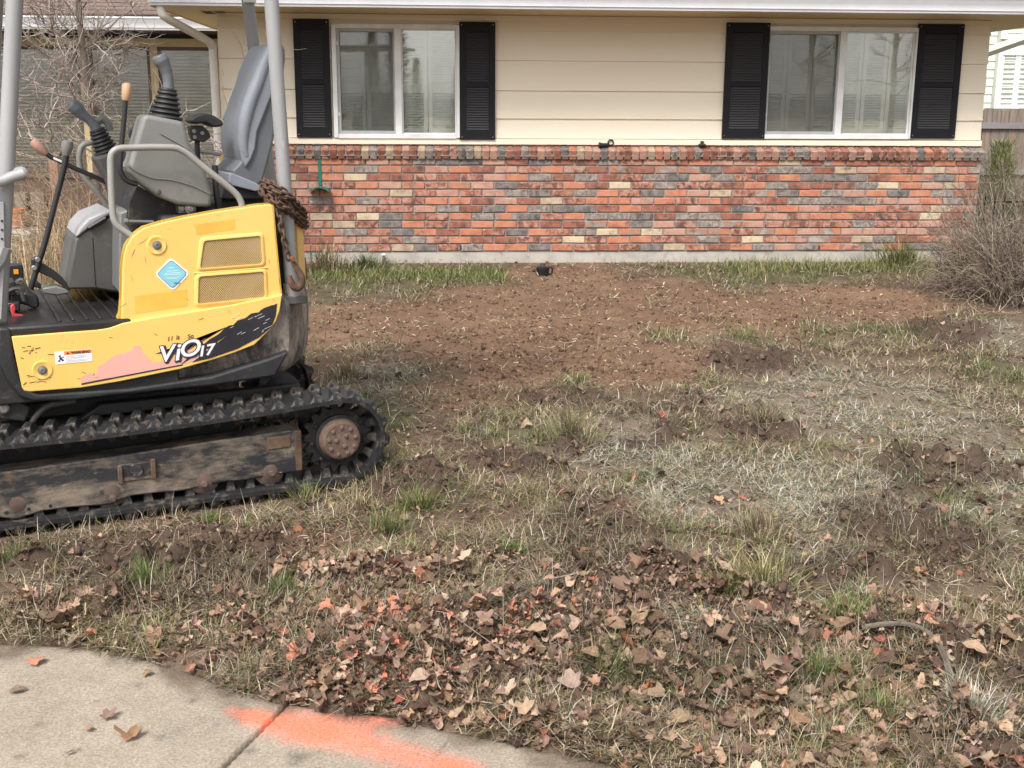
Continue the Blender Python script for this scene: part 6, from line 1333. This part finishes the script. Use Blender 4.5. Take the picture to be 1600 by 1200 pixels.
# 5 tufts that stand out, one by one
TUFTS = [(232, 925, 130, .075, GREEN, 'bright green grass tuft among leaves left of the painted mark'), (443, 945, 130, .07, GREEN[:3] + [(.10, .13, .07)], 'blue green grass tuft above the leaf pile near the driveway'),
         (605, 835, 110, .09, GREEN + OLIVE, 'green tuft just behind the rear end of the near track'), (560, 800, 90, .08, OLIVE + STRAW, 'yellowish tuft beside the end of the near track'), (655, 800, 110, .09, OLIVE + GREEN, 'olive tuft right of the torn soil behind the track'),
         (895, 700, 300, .13, STRAW[:3] + OLIVE, 'large straw and green tuft in the middle of the lawn'), (1195, 668, 130, .10, OLIVE + STRAW, 'olive tuft at the left edge of the pale grass'), (1190, 925, 260, .11, [(.42, .36, .16), (.50, .43, .24)] + OLIVE, 'tall yellow tuft right of the dark turned soil'),
         (1128, 950, 120, .06, [(.16, .19, .04), (.22, .23, .06)] + GREEN, 'low bright green tuft left of the tall yellow tuft'), (1325, 978, 220, .085, GREEN + [(.25, .25, .09)], 'dense green tuft above the curved edging strip'), (1280, 1070, 130, .07, GREEN + OLIVE, 'green tuft left of the curved edging strip'),
         (1370, 1125, 200, .08, [(.30, .29, .09)] + GREEN + OLIVE, 'yellow green tuft at the lower end of the curved edging strip'), (960, 1075, 130, .075, GREEN[:2] + OLIVE, 'dark green tuft at the top of the leaf pile by the concrete'), (1180, 830, 150, .10, STRAW + OLIVE, 'pale straw tuft with orange paint on its tips'), (805, 872, 70, .05, GREEN, 'small green tuft left of the dark turned soil'),
         (1520, 1150, 150, .09, GREYS + [(.18, .20, .13)], 'grey green tuft in the bottom right corner'), (1290, 1160, 130, .08, GREYS + OLIVE, 'pale grey tuft at the bottom edge of the lawn'), (905, 600, 90, .06, GREEN + OLIVE, 'green patch of grass standing in the bare soil'), (545, 590, 120, .10, OLIVE + STRAW, 'olive tuft beside the far track'), (510, 425, 160, .24, STRAW + OLIVE, 'tall dry tuft against the foundation beside the digger'), (1405, 418, 240, .24, GREEN[:2] + OLIVE, 'long dark green grass against the right end of the wall'), (570, 422, 120, .15, GREEN[:2] + [(.05, .075, .03)], 'dark green tuft against the foundation by the tap'), (330, 810, 70, .06, GREEN, 'green sprig in front of the near track'), (480, 770, 110, .07, GREEN + OLIVE, 'grass tuft growing up against the near track roller'), (30, 885, 90, .05, GREEN + [(.2, .24, .1)], 'light green weeds at the left edge below the track'), (730, 680, 60, .05, GREEN, 'low green tuft right of the track end')]
for px, py, n, L0, cols, lab in TUFTS:
    g = gpt(px, py); n = int(n * 1.7); L0 *= 1.22; rad = L0 * .85; a = rng.uniform(0, 6.283, n); r = rad * np.abs(rng.normal(0, .62, n)); bx, by = r * np.cos(a), r * np.sin(a) * .8
    bz = gz(bx + g[0], by + g[1]) - float(g[2]) - .004
    V, T, C = blades(np.stack([bx, by, bz], 1), L0 * rng.uniform(.5, 1.25, n), rng.uniform(.0022, .0042, n) * max(1, g[1] / 5), np.clip(.25 + r / rad * .45 + rng.normal(0, .28, n), .02, 1.4), a + rng.normal(0, 1.0, n), rng.uniform(.1, .8, n), pick(cols, n, .2), rng.normal(0, .1, n))
    tag(np_mesh('grass_tuft', V, T, m_grass, C), lab, 'grass tuft').location = (g[0], g[1], g[2])
# 6 sticks and the bent edging strip
m_twig = M('dead_twig', [(.3, (.20, .15, .115)), (.7, (.34, .27, .215))], 30, .9, bump=.4, stretch=(1, 1, 1))
def stick(pts, r, lab, hgt=.02):
    P = [gpt(*p) for p in pts]; P = [(p[0], p[1], float(gz(p[0], p[1])) + (p3 if (p3 := (pts[i][2] if len(pts[i]) > 2 else hgt)) else hgt)) for i, p in enumerate([gpt(q[0], q[1]) for q in pts])]
    o = MB().tube(spline(P, 4), [r * (1 - .5 * i / (4 * (len(P) - 1))) for i in range(4 * (len(P) - 1) + 1)], 7).build('stick', m_twig, ang=70); return tag(o, lab, 'stick')
def gpt(px, py, _g=gpt): return _g(px, py)
stick([(732, 958), (790, 938), (830, 928), (900, 921)], .0055, 'brown stick lying among the leaves below the lawn middle', .03)
stick([(690, 985), (730, 1020), (790, 1065)], .0018, 'thin straw stalk crossing the leaf pile', .04); stick([(786, 925), (786, 990), (787, 1062)], .0016, 'thin dark upright twig in the leaf pile', .05)
stick([(724, 1085), (760, 1125), (800, 1172)], .0025, 'bent pale stalk leaning onto the concrete edge', .03); stick([(700, 1112), (780, 1128), (880, 1142)], .0022, 'long pale stalk along the concrete edge', .03)
stick([(1085, 1002), (1040, 1000), (1000, 997)], .0022, 'short thin stick beside the pale patch', .025); stick([(800, 938), (825, 935)], .003, 'short twig end beside the brown stick', .02)
stick([(1100, 470), (1105, 490), (1108, 515)], .002, 'pale upright stalk in the bare soil', .06)
m_edge = M('weathered_edging', [(.3, (.07, .055, .043)), (.55, (.14, .11, .085)), (.75, (.26, .22, .18))], 14, .75, bump=.4, stretch=(1, 1, 1))
ep = spline([gpt(*p) for p in [(1345, 1000), (1390, 1003), (1428, 1015), (1455, 1036), (1473, 1064), (1482, 1092), (1483, 1118)]], 6); ne = len(ep); vs = []
for i, p in enumerate(ep):
    d = np.array(ep[min(i + 1, ne - 1)]) - np.array(ep[max(i - 1, 0)]); d /= np.linalg.norm(d); s = np.array([-d[1], d[0], 0]) * .6; z = float(base_z(p[0], p[1])) + .036 + .035 * sin(pi * min(1, i / ne * 1.1)); P = np.array([p[0], p[1], z])
    vs += [tuple(P + s * .014), tuple(P + s * .014 + [0, 0, .007]), tuple(P + s * .010 + [0, 0, .008]), tuple(P + [0, 0, .003]), tuple(P - s * .010 + [0, 0, .008]), tuple(P - s * .014 + [0, 0, .007]), tuple(P - s * .014)]
es = MB().add(vs, [(i * 7 + j, (i + 1) * 7 + j, (i + 1) * 7 + (j + 1) % 7, i * 7 + (j + 1) % 7) for i in range(ne - 1) for j in range(7)] + [tuple(range(7)), tuple(range(ne * 7 - 1, ne * 7 - 8, -1))]).build('edging_strip', m_edge, ang=40)
tag(es, 'bent brown strip of lawn edging curving out of the litter', 'lawn edging')
